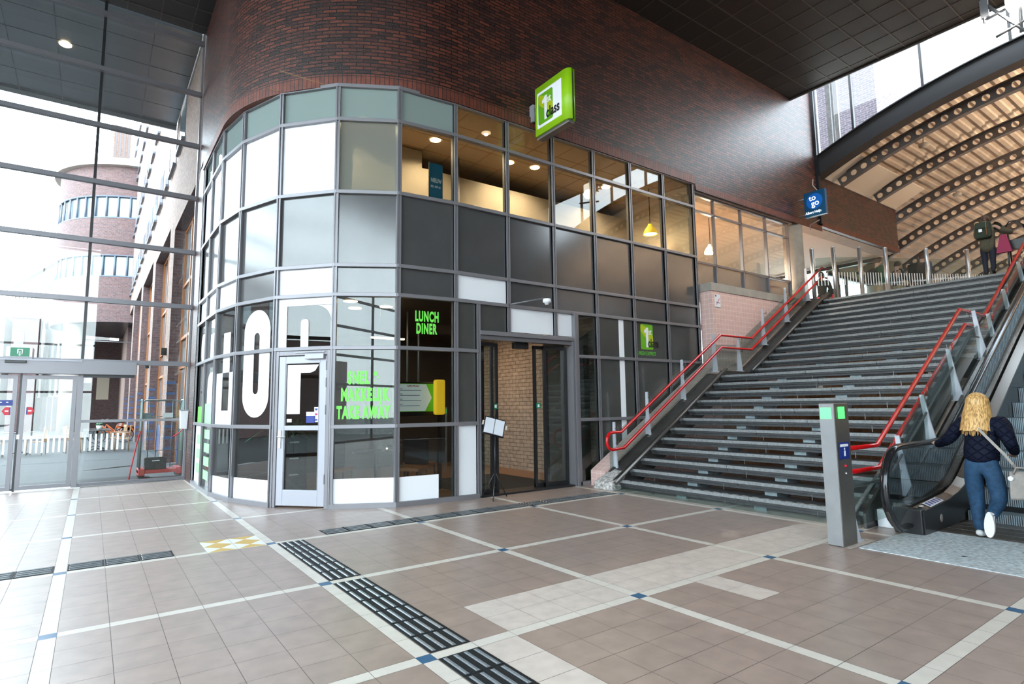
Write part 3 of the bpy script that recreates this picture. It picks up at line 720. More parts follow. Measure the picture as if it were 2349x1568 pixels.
film_([(.22,1.36),(.44,1.36),(.44,1.97),(.60,1.97),(.68,2.0),(.74,2.09),(.22,2.09)])
film_([(L-.42,1.23),(L-.27,1.23),(L-.27,1.33),(L-.42,1.33)],'sticker_blue','sticker'); film_([(L-.42,1.33),(L-.27,1.33),(L-.27,1.39),(L-.42,1.39)],'panel_white','sticker')
film_([(L-.31+.02,1.24),(L-.22,1.24),(L-.22,1.46),(L-.29,1.46)],'panel_white','sticker'); 
m=MB(f)
for (u0,u1,z0,z1) in ((-.275,-.235,1.41,1.44),(-.275,-.235,1.26,1.285)): m.box(L+u0,L+u1,.009,.010,z0,z1)
m.mat=1; m.box(L-.275,L-.255,.009,.010,1.34,1.37); m.mat=2; m.box(L-.255,L-.235,.009,.010,1.34,1.37)
m.build('sticker_print',['sticker_blue','disc_blue','sticker_red'],d)
film_([(.23,1.24),(.31,1.24),(.31,1.29),(.23,1.29)],'panel_white','sticker'); 
# ================================================================== 2nd WINDOW (shop above the pink wall)
r=thing('window_14',kind='structure',loc=(13,8.1,4.1))
xs=[10.98,11.74,12.86,13.97,15.06]
yw=8.02
for a_,b_ in zip(xs,xs[1:]):
    MB().box(a_,b_,yw,yw+.01,4.68,5.86).build('pane','glass_clear',r); MB().box(a_,b_,yw,yw+.01,5.86,6.24).build('pane','glass_clear',r)
    MB().box(a_+.02,b_-.02,yw-.005,yw+.01,4.0,4.62).build('panel','panel_gray',r)
for x in xs: MB().box(x-.022,x+.022,yw-.05,yw+.02,4.0,6.26).build('mullion','frame_dark',r)
for z in (4.65,5.86,6.24): MB().box(xs[0],xs[-1],yw-.05,yw+.02,z-.022,z+.022).build('transom','frame_dark',r)
MB().box(10.93,15.2,7.92,8.3,6.26,6.32).build('lintel','concrete',r)
# ================================================================== PINK WALL + columns
m=MB(); uvbox(m,10.98,15.6,7.62,7.93,1.9,3.92); 
m.build('wall_stair','pink_tile',kind='structure')
m=MB(); m.box(10.95,15.6,7.60,7.95,3.92,4.10); m.build('trim_5','concrete',kind='structure')
s=thing('no_smoking_sign','small white pictogram plate at the top left of the pink tiled wall','sign',(11.16,7.60,3.7))
MB().box(11.08,11.27,7.605,7.62,3.56,3.84).build('plate','panel_white',s)
m=MB(); fn=lambda u,v,dd:(11.175+u,7.604-dd,3.70+v)
m.prism([(-.06,-.08),(-.05,-.09),(.06,.05),(.05,.06)],fn,0,.002); m.mat=1; m.prism([(-.06,-.02),(.06,-.04),(.06,-.055),(-.06,-.035)],fn,0,.001); m.prism([(-.09,.09),(-.05,.09),(-.05,.13),(-.09,.13)],fn,0,.001)
m.build('symbol',['sticker_red','sticker_blue'],s)
# low sloping pink wall beside the lower flight
def zslope(x): return max(.0,(x-7.42)*.60)
m=MB()
x0,x1=7.42,10.98
for y0,y1 in ((7.50,7.86),):
    P0=[(x0,y0,0),(x1,y0,0),(x1,y0,2.38),(x0,y0,.26)]
    m.quad(*P0,[(p[0],p[2]) for p in P0]); 
    P1=[(x0,y1,0),(x1,y1,0),(x1,y1,2.38),(x0,y1,.26)]; m.quad(*P1[::-1],[(p[0],p[2]) for p in P1[::-1]])
    m.quad((x0,y0,0),(x0,y0,.26),(x0,y1,.26),(x0,y1,0),[(0,0),(0,.26),(.36,.26),(.36,0)]); Q=[(x0,y0,.26),(x1,y0,2.38),(x1,y1,2.38),(x0,y1,.26)]; m.quad(*Q,[(0,0),(4.2,0),(4.2,.36),(0,.36)])
m.quad((x1,7.5,0),(x1,7.86,0),(x1,7.86,2.38),(x1,7.5,2.38),[(0,0),(.36,0),(.36,2),(0,2)])
m.build('wall_stair_low','pink_tile',kind='structure')
c=thing('concrete_column','slim round concrete column at the end of the upper shop window, under the blue sign','column',(15.52,8.05,4)); MB().cyl((15.52,8.1,0),(15.52,8.1,6.4),.25,28).build('shaft','concrete',c)
c=thing('concrete_column','thick round concrete column under the far end of the brick wall','column',(24.3,9.25,4)); m=MB(); m.cyl((24.3,9.25,3.99),(24.3,9.25,6.6),.6,36); m.build('shaft','concrete',c)
# ================================================================== STAIRCASE
st=thing('staircase','wide concrete staircase with open risers climbing from the hall to the upper concourse','staircase',(7.3,5.1,0))
STEPS=[]
for k in range(12): STEPS.append((7.30+.28*k,(k+1)/6))
for k in range(12): STEPS.append((11.56+.30*k,2+(k+1)/6))
YA,YB=3.2,7.08
for k,(x,z) in enumerate(STEPS):
    dep=.34 if k not in(11,23) else (1.3 if k==11 else .5)
    m=MB(); jy=5.0+.35*((k%3)-1)
    for (ya_,yb_) in ((YA,jy-.003),(jy+.003,YB)):
        m.box(x+.02,x+dep,ya_,yb_,z-.075,z); 
    m.box(x+.045,x+.06,YA,YB,z-.115,z-.075)
    s=m.build('step','tread',st)
    m=MB()
    for (ya_,yb_) in ((YA,jy-.003),(jy+.003,YB)): m.box(x,x+.035,ya_,yb_,z-.042,z+.003)
    if k in (0,):
        m.mat=1
        for j in range(24): m.box(x+.05,x+.075,YA+.1+j*.155,YA+.19+j*.155,z+.0005,z+.004)
    m.build('nosing',['nosing','dots'],s)
# small hangers in the open risers, sawtooth steel stringers, side stringers
for yy in (4.55,5.85):
    m=MB()
    for k,(x,z) in enumerate(STEPS):
        dep=.30 if k!=11 else 1.25
        m.box(x+.10,x+dep+.05,yy-.09,yy+.09,max(.0,z-.26),z-.08)
        m.hexa([(x+.12,yy-.03,max(0,z-.45)),(x+dep+.1,yy-.03,max(0,z-.30)),(x+dep+.1,yy+.03,max(0,z-.30)),(x+.12,yy+.03,max(0,z-.45)),(x+.12,yy-.03,z-.2),(x+dep+.1,yy-.03,z-.2),(x+dep+.1,yy+.03,z-.2),(x+.12,yy+.03,z-.2)])
    m.build('sawtooth_stringer','galv',st)
for k,(x,z) in enumerate(STEPS):
    for j in range(3): 
        yy=3.75+j*1.3+(.2 if k%2 else 0); MB().box(x+.04,x+.055,yy-.005,yy+.005,z-.16,z-.075).build('hanger_pin','tube_steel',st)
def side_plate(y0,y1,dz=0):
    pts=[(7.22,0),(7.5,0),(10.62,1.74),(11.42,1.74),(15.0,3.72),(15.0,4.12),(14.85,4.12),(11.36,2.08),(10.42,2.08),(7.22,.16)]
    pts=[(7.22,.0),(7.75,.0),(10.75,1.78),(11.5,1.78),(15.15,3.80),(15.15,4.14),(14.92,4.14),(11.46,2.10),(10.44,2.10),(7.22,.17)]
    m=MB(); m.prism(pts,lambda a,b_,dd:(a,dd,b_),y0,y1); return m
side_plate(7.09,7.12).build('side_stringer','stringer',st)
m=side_plate(7.40,7.46); m.v=[v-Vector((0,0,.05 if v.z>.1 else 0)) for v in m.v]; m.build('side_stringer','stringer',st)
m=MB(); 
for a,b_ in (((7.22,.10),(10.44,2.03)),((10.44,2.03),(11.46,2.03)),((11.46,2.03),(14.95,4.07))):
    m.hexa([(a[0],7.12,a[1]-.03),(b_[0],7.12,b_[1]-.03),(b_[0],7.40,b_[1]-.03),(a[0],7.40,a[1]-.03),(a[0],7.12,a[1]),(b_[0],7.12,b_[1]),(b_[0],7.40,b_[1]),(a[0],7.40,a[1])])
m.build('side_gutter','stringer',st)
m=MB(); m.hexa([(7.12,7.05,0),(7.34,7.05,0),(7.34,7.5,0),(7.12,7.5,0),(7.14,7.08,.13),(7.55,7.08,.30),(7.55,7.48,.30),(7.14,7.48,.13)]); m.build('peeling_foot','peeling',st,bevel=.02)
side_plate(3.14,3.17).build('side_stringer','stringer',st)
# steel guide tubes
def gtube(y,off=0):
    for (a,b_) in (((7.16,.13),(10.46,2.14)),((11.38,2.12),(14.95,4.17))):
        s=MB().tube([(a[0],y,a[1]+off),(b_[0],y,b_[1]+off)],.032,14).build('guide_tube','tube_steel',st)
    for k,(x,z) in enumerate(STEPS):
        if k%1==0 and k not in(11,23,0):
            MB().tube([(x+.1,y,z+.02),(x+.1,y+(.11 if y>5 else -.05),z+.02)],.012,6).build('tube_bracket','stringer',st)
gtube(7.0)
MB().tube([(7.14,3.28,.10),(14.95,3.28,4.35-.18)],.03,14).build('guide_tube','tube_steel',st)
g=MB(); g.box(7.2,7.215,3.2,7.08,0.0,.085); g.build('base_glass','glass_rail',st)
# ================================================================== HANDRAILS
def handrail(nm,label,y,yp,up,lo,posts,start,gl):
    h=thing(nm,label,'handrail',(posts[0][0],yp,0))
    r_=.027
    if start=='loop':
        U=[(7.66,.95),(7.45,.95)]; cx,cz,R_=7.46,.815,.135
        U=[up[-1-i] for i in range(len(up))]
        loop=[(7.45+(-.13)*sin(PI*k/8),.80+.15*cos(PI*k/8)) for k in range(9)]
        pts=U+[(7.45,.95)]+loop[1:-1]+[(7.45,.65)]+lo
        MB().tube([(x,y,z) for x,z in pts],r_,14).build('rail','red_rail',h)
    else:
        MB().tube([(x,y,z) for x,z in up],r_,14).build('rail','red_rail',h); MB().tube([(x,y,z) for x,z in lo],r_,14).build('rail','red_rail',h)
    for (x,z0,z1,lean) in posts:
        m=MB(); n_=8; wv=.032
        sg=1 if yp>5 else -1
        # tapering flat blade: wide at the foot, narrow at the top
        yb=yp+.0
        for th in (0,):
            A=[(x-.012,yp-.06*1,z0),(x+.012,yp-.06,z0),(x+.012,yp+.10,z0),(x-.012,yp+.10,z0)]
        m.hexa([(x-.012,yb-.07,z0),(x+.012,yb-.07,z0),(x+.012,yb+.07,z0),(x-.012,yb+.07,z0),
                (x-.012,yb-.035+lean*.5,z0+.5*(z1-z0)),(x+.012,yb-.035+lean*.5,z0+.5*(z1-z0)),(x+.012,yb+.035+lean*.5,z0+.5*(z1-z0)),(x-.012,yb+.035+lean*.5,z0+.5*(z1-z0))])
        m.hexa([(x-.012,yb-.035+lean*.5,z0+.5*(z1-z0)),(x+.012,yb-.035+lean*.5,z0+.5*(z1-z0)),(x+.012,yb+.035+lean*.5,z0+.5*(z1-z0)),(x-.012,yb+.035+lean*.5,z0+.5*(z1-z0)),
                (x-.012,yb-.025+lean,z1),(x+.012,yb-.025+lean,z1),(x+.012,yb+.025+lean,z1),(x-.012,yb+.025+lean,z1)])
        m.box(x-.05,x+.05,yb-.08,yb+.08,z0,z0+.015)
        p=m.build('post','post_gray',h)
        mm=MB()
        for zz in (z1-.10,z1-.36):
            mm.tube([(x,yp+lean*.8,zz),(x,y,zz-.03),(x+.0,y,zz+.03)],.007,6)
        mm.build('bracket','tube_steel',p)
    for q in gl:
        MB().prism(q,lambda a,b_,dd:(a,dd,b_),yp+.02,yp+.032).build('glass_panel','glass_rail',h)
    return h
upL=[(7.68,.95),(10.80,2.88),(11.96,2.88),(15.42,4.95),(15.75,4.95)]; loL=[(7.74,.67),(10.81,2.62),(11.93,2.62),(15.40,4.70),(15.7,4.70)]
def st_z(x): 
    return 0.08+(x-7.22)*.60 if x<10.44 else (2.10 if x<11.46 else 2.10+(x-11.46)*.585)
postL=[(x,st_z(x)-.02,st_z(x)+.82,.0) for x in (7.60,8.50,9.58)]+[(10.68,2.08,2.90,0),(11.58,2.12,2.95,0)]+[(x,st_z(x)-.02,st_z(x)+.84,0) for x in (12.62,13.68,14.75)]
glL=[]
for a,b_ in ((7.5,8.45),(8.55,9.53),(9.63,10.63),(10.73,11.53),(11.63,12.57),(12.67,13.63),(13.73,14.9)):
    glL.append([(a,st_z(a)+.01),(b_,st_z(b_)+.01),(b_,st_z(b_)+.58),(a,st_z(a)+.58)])
handrail('handrail','red double handrail with looped lower end along the pink wall, left side of the staircase',7.33,7.42,upL,loL,postL,'loop',glL)
YR=3.13
upR=[(6.55,.92),(7.62,.92),(10.88,2.84),(12.05,2.84),(15.1,4.65),(15.6,4.65)]; loR=[(6.6,.66),(7.64,.66),(11.06,2.62),(12.05,2.62),(15.15,4.40),(15.6,4.40)]
postR=[(6.56,0,.92,.08),(8.05,.24,1.02,.08),(8.92,.83,1.52,.08),(10.02,1.43,2.18,.08),(11.28,2.06,2.85,.08),(11.98,2.1,2.86,.08),(12.95,2.7,3.38,.08),(14.05,3.3,4.02,.08)]
glR=[[(6.7,.12),(7.7,.12),(7.95,.62),(6.7,.62)]]
for a,b_ in ((8.1,8.87),(8.97,9.97),(10.07,11.2),(11.33,11.93),(12.03,12.9),(13.0,14.0),(14.1,15.0)):
    glR.append([(a,st_z(a)-.2),(b_,st_z(b_)-.2),(b_,st_z(b_)+.5),(a,st_z(a)+.5)])
h=handrail('handrail','red double handrail with white blade posts between the staircase and the escalator',YR,2.99,upR,loR,postR,'open',glR)
for k in (0,): pass
MB().tube([(6.6,3.03,.52),(7.62,3.03,.55),(10.9,3.03,2.42),(12.0,3.03,2.42),(15,3.03,4.2)],.014,8).build('middle_tube','tube_steel',h)
# ================================================================== ESCALATOR
es=thing('escalator','escalator with glass balustrade and black handrail, rising beside the staircase on the right','escalator',(7.3,2.1,0))
TI=math.tan(math.radians(30))
X0=8.75   # foot of the incline for the handrail
def rail_path(y):
    pts=[]
    # newel: half circle at the front
    R_=.44; cx,cz=7.20,.51
    pts+=[(7.50,.10)]
    for k in range(0,11):
        th=math.radians(255-165*k/10); pts.append((cx+R_*1.0*cos(th),cz+R_*sin(th)))
    pts+=[(7.7,.955),(8.2,.962),(8.5,.975),(8.75,1.04),(9.0,1.165),(9.4,1.395),(15.5,1.395+6.1*TI),(16.1,5.15),(17.5,5.25)]
    return [(x,y,z) for x,z in pts]
def flatrail(pts,w_,h_):
    """rail of rounded rectangular section"""
    m=MB(); V=[];n_=10
    P_=[Vector(p) for p in pts]
    for i,p in enumerate(P_):
        a=P_[max(0,i-1)]; c=P_[min(len(P_)-1,i+1)]; d_=(c-a).normalized(); nn=Vector((-d_.z,0,d_.x))
        for j in range(n_):
            th=2*PI*j/n_; cx=cos(th); sx=sin(th)
            V.append(p+Vector((0,1,0))*(w_*abs(cx)**.7*(1 if cx>0 else -1))+nn*(h_*abs(sx)**.8*(1 if sx>0 else -1)))
    F=[(i*n_+j,i*n_+(j+1)%n_,(i+1)*n_+(j+1)%n_,(i+1)*n_+j) for i in range(len(P_)-1) for j in range(n_)]
    m.add(V,F,True); m.add(V[:n_],[tuple(range(n_))]); return m
def zdeck(x): # top of the inner decking
    return .40 if x<8.1 else .40+max(0,(x-8.55))*TI+ (.0 if x<8.55 else 0)
def balustrade(y,inner):
    b=thing('balustrade',loc=(0,0,0)); b.parent=es; b.location=(0,y-2.1,0)
    flatrail(rail_path(y),.042,.026).build('handrail_belt','rubber',b)
    # glass
    tp=[(x,z-.035) for x,_,z in rail_path(y)[2:]]
    poly=[(x+ (.03 if i<6 else 0),z) for i,(x,z) in enumerate(tp)]
    bot=[(17.5,4.5),(16.1,4.45),(15.5,.55+6.95*TI),(8.6,.42),(8.0,.36),(7.35,.30)]
    MB().prism(poly+bot,lambda a,b_,dd:(a,dd,b_),y-.006,y+.006).build('glass_panel','glass_esc',b)
    # metal trim line under the belt
    flatrail([(x+.0,y,z-.034) for x,_,z in rail_path(y)[1:]],.018,.010).build('belt_track','tube_steel',b)
    # inner / outer decking
    yi0,yi1=(y-.13,y-.01) if inner<0 else (y+.01,y+.13)
    yo0,yo1=(y+.01,y+.15) if inner<0 else (y-.15,y-.01)
    def deckm(y0,y1,extra,tilt=0):
        m=MB(); xs_=[7.33,7.8,8.1,8.35,8.6,8.8,9.0,9.4,12,15.4,16,17.5]
        def zz(x): 
            if x<8.1: return .27+(x-7.33)*.08
            if x<8.8: return .33+((x-8.1)/.7)**2*.17
            return min(4.4,.50+(x-8.8)*TI)
        V=[];F=[]
        for x in xs_:
            z=zz(x)+extra
            V+=[(x,y0,z-.04 if tilt<0 else z),(x,y1,z-.04 if tilt>0 else z),(x,y1,max(.0,z-.62)),(x,y0,max(0,z-.62))]
        for i in range(len(xs_)-1):
            for j in range(4): F.append((i*4+j,i*4+(j+1)%4,(i+1)*4+(j+1)%4,(i+1)*4+j))
        F.append((0,1,2,3)); F.append(tuple(len(V)-4+q for q in (3,2,1,0)))
        m.add(V,F); return m
    deckm(yi0,yi1,0,-1 if inner<0 else 1).build('inner_decking','esc_deck',b)
    deckm(yo0,yo1,.04).build('outer_decking','esc_deck',b)
    # skirt, dark, along the steps
    ys=(yi0-.012,yi0-.002) if inner<0 else (yi1+.002,yi1+.012)
    m=MB(); m.prism([(7.33,0),(8.3,0),(17.5,4.0-.0),(17.5,4.42),(16,4.36),(15.4,4.30),(8.8,.47),(8.4,.36),(8.1,.31),(7.33,.25)],lambda a,b_,dd:(a,dd,b_),ys[0],ys[1]); m.build('skirt','esc_black',b)
    # front cap
    m=MB(); m.box(7.30,7.42,min(yi0,yo0)-.0,max(yi1,yo1),0,.27); m.build('front_cap','esc_black',b,bevel=.012)
    m=MB(); m.box(7.55,8.05,yi0+.02,yi1-.02,.30,.3035) if 0 else None
    return b,yi0,yi1
b1,yi0,yi1=balustrade(2.74,-1)
f_=lambda x:.27+(x-7.33)*.08+.002
m=MB(); m.add([(7.62,yi0+.02,f_(7.62)-.03),(8.02,yi0+.02,f_(8.02)-.03),(8.02,yi1-.015,f_(8.02)),(7.62,yi1-.015,f_(7.62))],[(0,1,2,3)])
lb=m.build('safety_label','panel_white',b1)
m=MB()
for k in range(5):
    x=7.65+k*.075; m.add([(x,yi0+.035,f_(x)-.024),(x+.045,yi0+.035,f_(x+.045)-.024),(x+.045,yi1-.03,f_(x+.045)+.001),(x,yi1-.03,f_(x)+.001)],[(0,1,2,3)])
m.build('label_print','sticker_blue',lb)
m=MB(); m.sphere((7.50,2.68,.285),.045,14,8,(1,.55,.12)); m.build('warning_oval','panel_white',b1); 
m=MB(); m.sphere((7.80,yi0-.013,.13),.04,12,8,(1,.15,1.1)); m.build('button_plate','bag',b1)
balustrade(1.40,1)
# steps
def estep(x,z,proto=None):
    m=MB(); w0,w1=1.545,2.595
    m.mat=1; m.box(x,x+.42,w0,w1,z-.02,z-.006); m.box(x+.004,x+.02,w0,w1,z-.215,z-.02); m.mat=0
    n_=52
    for j in range(n_):
        y=w0+(w1-w0)*(j+.5)/n_; m.box(x-.006,x+.004,y-.0058,y+.0058,z-.205,z+.0); m.box(x+.004,x+.36,y-.0058,y+.0058,z-.006,z)
    return m
m=estep(0,0); m.v=[v-Vector((0,2.07,0)) for v in m.v]
s0=m.build('step',['esc_step','esc_groove'],None); s0.parent=es
PH=.30
ns=0
for k in range(20):
    zc=.205*k+.02; xk=8.62+.365*k-.0
    if k==0: s0.location=(xk-7.3,-.03,.12); 
    else:
        c=s0.copy(); COL.objects.link(c); c.parent=es; zz=.13+.2105*k; c.location=(xk-7.3,-.03,zz)
# comb plate floor
m=MB(); m.box(7.66,8.66,1.545,2.595,0.0,.012)
for j in range(60):
    y=1.55+j*.0175; m.box(7.72,8.3,y,y+.008,.012,.016)
m.build('comb_plate','comb',es)
m=MB()
for k in range(3): m.box(7.9+k*.22,7.915+k*.22,1.56,2.58,.0165,.018)
m.build('comb_line','nosing',es)
m=MB(); m.prism([(7.4,.0),(8.3,.0),(16.2,4.0),(17.5,4.0),(17.5,3.2),(16.2,3.1),(8.9,-.02)],lambda a,b_,dd:(a,dd,b_),2.885,2.925); m.build('outer_cladding','esc_deck',es)
m=MB(); m.prism([(8.6,-.02),(16.2,4.0-.25),(17.5,3.8),(17.5,3.2),(16.2,3.1),(9.2,-.02)],lambda a,b_,dd:(a,dd,b_),1.3,2.85); m.build('truss','esc_black',es)
# brushed side gutter between stair and escalator
def gut(y0,y1,dz,mat,nm):
    m=MB(); m.hexa([(7.55,y0,0),(15.4,y0,4.1-.5),(15.4,y1,4.1-.5),(7.55,y1,0),(7.55,y0,.12+dz),(15.4,y0,4.48+dz),(15.4,y1,4.48+dz),(7.55,y1,.12+dz)]); m.build(nm,mat,es)
gut(2.90,2.96,.03,'esc_deck','side_gutter'); gut(2.96,3.06,-.10,'esc_black','side_gutter')
m=MB(); m.box(7.45,8.0,2.90,3.12,0,.2); m.build('foot_block','panel_white',es,bevel=.01)
# floor slab in front
fs=thing('entry_slab','pale speckled stone slab in the floor in front of the escalator','floor slab',(6.9,2,0))
m=MB(); m.box(6.24,7.66,-1.5,2.80,.0005,.006); m.build('slab','slab_white',fs)
for (x,y) in ((6.62,2.05),(6.55,1.2),(7.2,1.75)): m=MB(); m.cyl((x,y,.006),(x,y,.0075),.022,12); m.build('screw','esc_black',fs)
# ================================================================== BOLLARD
b=thing('signal_bollard','brushed metal escalator pillar with green light panels on top','bollard',(6.30,3.0,0))
f3=lambda p: Vector((6.30,3.0,0))+Matrix.Rotation(math.radians(0),3,'Z')@Vector(p)
m=MB(f3); m.box(-.16,.14,-.11,-.105,0,1.43); m.box(-.165,-.16,-.11,.05,0,1.43)
MB(f3).box(-.16,.14,-.105,.05,0,1.43).build('body','bollard_side',b,bevel=.008)
MB(f3).box(-.166,-.161,-.10,.045,.01,1.42).build('front_plate','bollard',b)
m=MB(f3); m.box(-.168,-.166,-.075,.035,1.27,1.385); m.build('light_panel','led_green',b)
m=MB(f3); m.box(-.10,.04,-.113,-.111,1.27,1.39); m.build('light_panel','led_green',b)
m=MB(f3); m.box(-.13,.08,-.113,-.111,.86,1.03); l_=m.build('pictogram_label','sticker_blue',b)
m=MB(f3); m.box(-.11,.06,-.1145,-.113,.985,1.01); m.box(-.035,-.005,-.1145,-.113,.89,.945); m.sphere((-.02,-.114,.962),.013,8,6,(1,.1,1)); m.build('pictogram','text_white',l_)
m=MB(f3); m.sphere((-.02,-.112,.79),.015,10,6); m.build('stop_button','sticker_red',b)
m=MB(f3); m.sphere((-.02,-.112,.715),.012,10,6); m.build('key_switch','inox',b)
# ================================================================== UPPER CONCOURSE
m=MB(); m.box(14.95,95,-14,13.0,3.65,3.99); m.build('floor_upper','tile_light',kind='structure')  # pale tile picked to bounce light up to the lobby ceiling
m=MB(); m.box(14.9,14.95,YA,YB,3.65,3.99); m.build('trim_6','stringer',kind='structure')
# the low ground floor hall seen between the treads
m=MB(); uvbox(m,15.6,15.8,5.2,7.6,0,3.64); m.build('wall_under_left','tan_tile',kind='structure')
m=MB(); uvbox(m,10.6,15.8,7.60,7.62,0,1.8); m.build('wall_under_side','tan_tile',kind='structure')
r=thing('window_15',kind='structure',loc=(24,4,0))
MB().box(24,24.05,-2,5.2,.4,2.6).build('lit_pane','sign_glow',r)
for y in (-1,.5,2,3.5,5): MB().box(23.95,24.0,y-.05,y+.05,.3,2.7).build('mullion','frame_dark',r)
MB().box(24.1,24.2,-14,13,0,3.64).build('wall_under_back','concrete',None,kind='structure')
# vaulted roof --------------------------------------------------------
AY,AR,AZ=1.9,15.0,-5.88
def ap(th,r): return (AY+r*sin(th),AZ+r*cos(th))
TH=math.asin(6.02/AR); THN=math.asin(8.5/AR)
def deckpts():
    out=[];n_=0; pitch=.30/AR; th=-THN
    while th<THN:
        for (q,rad) in ((0,.36),(.50,.36),(.58,.30),(.92,.30),(1.0,.36)):
            out.append((th+q*pitch,AR+rad+.04))
        th+=pitch
    return out
dp=deckpts(); m=MB(); V=[];F=[]
XE=95
for (th,r_) in dp:
    y,z=ap(th,r_); V+=[(16.78 if y<8.0 else 22.2,y,z),(XE,y,z)]
for i in range(len(dp)-1): F.append((2*i,2*i+1,2*i+3,2*i+2))
m.add(V,F); m.build('roof_vault','deck',kind='structure')
# edge beams along the springing
MB().box(16.78,22.1,7.86,8.12,7.95,8.35).build('trim_7','concrete_lt',kind='structure')
MB().hexa([(16.8,7.0,8.42),(22.1,7.0,8.42),(22.1,7.86,8.02),(16.8,7.86,8.02),(16.8,7.0,8.45),(22.1,7.0,8.45),(22.1,7.86,8.06),(16.8,7.86,8.06)]).build('trim_8','cream_ceiling',kind='structure')
# front arch beam
m=MB(); V=[];F=[];N=48
for i in range(N+1):
    th=-TH+2*TH*i/N
    for (x,rad) in ((16.70,.03),(16.92,.03),(16.92,.55),(16.70,.55)):
        y,z=ap(th,AR+rad); V.append((x,y,z))
for i in range(N):
    for j in range(4): F.append((i*4+j,i*4+(j+1)%4,(i+1)*4+(j+1)%4,(i+1)*4+j))
m.add(V,F); m.add(V[:4],[(0,1,2,3)]); m.add(V[-4:],[(3,2,1,0)])
ab=thing('arch_beam','dark curved front beam of the vaulted roof below the high window','beam',(16.8,7.9,7.8)); m.build('web','beam_dark',ab)
for rad,nm in ((.03,'flange'),(.57,'flange')):
    m=MB(); V=[];F=[]
    for i in range(N+1):
        th=-TH+2*TH*i/N
        for (x,rd) in ((16.62,rad-.03),(17.0,rad-.03),(17.0,rad),(16.62,rad)):
            y,z=ap(th,AR+rd); V.append((x,y,z))
    for i in range(N):
        for j in range(4): F.append((i*4+j,i*4+(j+1)%4,(i+1)*4+(j+1)%4,(i+1)*4+j))
    m.add(V,F); m.build(nm,'beam_dark',ab)
# perforated ribs
def rib_mesh(T0,T1):
    m=MB(); dth=.30/AR; n_=int((T1-T0)/dth); hw=.02
    for i in range(n_):
        t0=T1-(i+1)*dth; tc_=t0+dth/2
        ro,ri=AR+.155,AR-.155; rh=.088
        K=16
        # square boundary points matching circle angles
        def bp(a):
            c,s_=cos(a),sin(a); hx,hz=.15,.155; k=min(hx/abs(c) if abs(c)>1e-6 else 9,hz/abs(s_) if abs(s_)>1e-6 else 9); return (c*k,s_*k)
        for x in (-hw,hw):
            V=[];F=[]
            for j in range(K):
                a=2*PI*(j+.5)/K if False else 2*PI*j/K+PI/4
                for (du,dv) in ((rh*cos(a),rh*sin(a)),bp(a)):
                    y,z=ap(tc_+du/AR,AR+dv); V.append((x,y,z))
            for j in range(K): q=((j+1)%K); F.append((2*j,2*j+1,2*q+1,2*q))
            m.add(V,F)
        V=[];F=[]
        for j in range(K):
            a=2*PI*j/K+PI/4
            for x in (-hw,hw):
                y,z=ap(tc_+rh*cos(a)/AR,AR+rh*sin(a)); V.append((x,y,z))
        for j in range(K): q=(j+1)%K; F.append((2*j,2*j+1,2*q+1,2*q))
        m.add(V,F)
    return m,n_*dth
def flange(rad,T0,T1):
    m=MB(); V=[];F=[];N=54
    for i in range(N+1):
        th=T0+(T1-T0)*i/N
        for (x,rd) in ((-.085,rad-.014),(.085,rad-.014),(.085,rad+.014),(-.085,rad+.014)):
            y,z=ap(th,AR+rd); V.append((x,y,z))
    for i in range(N):
        for j in range(4): F.append((i*4+j,i*4+(j+1)%4,(i+1)*4+(j+1)%4,(i+1)*4+j))
    m.add(V,F); m.add(V[:4],[(0,1,2,3)]); m.add(V[-4:],[(3,2,1,0)]); return m
ORD=['nearest to the front arch beam','second back from the front arch beam','third back from the front beam','fourth back, above the end of the brick wall','fifth back in the vault','sixth back in the vault','seventh back in the vault','eighth back, low behind the railing posts','ninth back, far down the vault','tenth back, far down the vault','eleventh back at the far end','last visible at the far end']
rib0=None
for k in range(12):
    if k in(0,2):
        T1=math.asin(5.84/AR) if k==0 else THN
        rm,span=rib_mesh(-THN,T1)
        rib0=thing('arch_rib','perforated steel arch rib, '+ORD[k],'roof rib',(17.75+2.42*k,0,0),group='perforated ribs of the vaulted roof')
        o_=rm.build('web','arch_steel',None); o_.parent=rib0
        for rad in (.155,-.155): q=flange(rad,-THN,T1).build('flange','arch_steel',None); q.parent=rib0
    else: dup(rib0,(17.75+2.42*k,0,0),label='perforated steel arch rib, '+ORD[k])
for i,(x,y,lb) in enumerate(((18.9,5.9,'round loudspeaker under the roof deck between the first two ribs'),(23.8,6.6,'small round loudspeaker under the roof deck nearer the brick wall'),(26.3,4.6,'round loudspeaker under the roof deck behind the fourth rib'))):
    z=AZ+math.sqrt((AR)**2-(y-AY)**2)+.12
    q=thing('ceiling_speaker',lb,'loudspeaker',(x,y,z),group='roof loudspeakers'); m=MB(); m.lathe((x,y,z-.06),[(0,.0),(.11,.0),(.13,.03),(.13,.09),(.0,.10)]); m.build('housing','concrete_lt',q); MB().cyl((x,y,z+.03),(x,y,z+.32),.02,8).build('stem','concrete_lt',q)
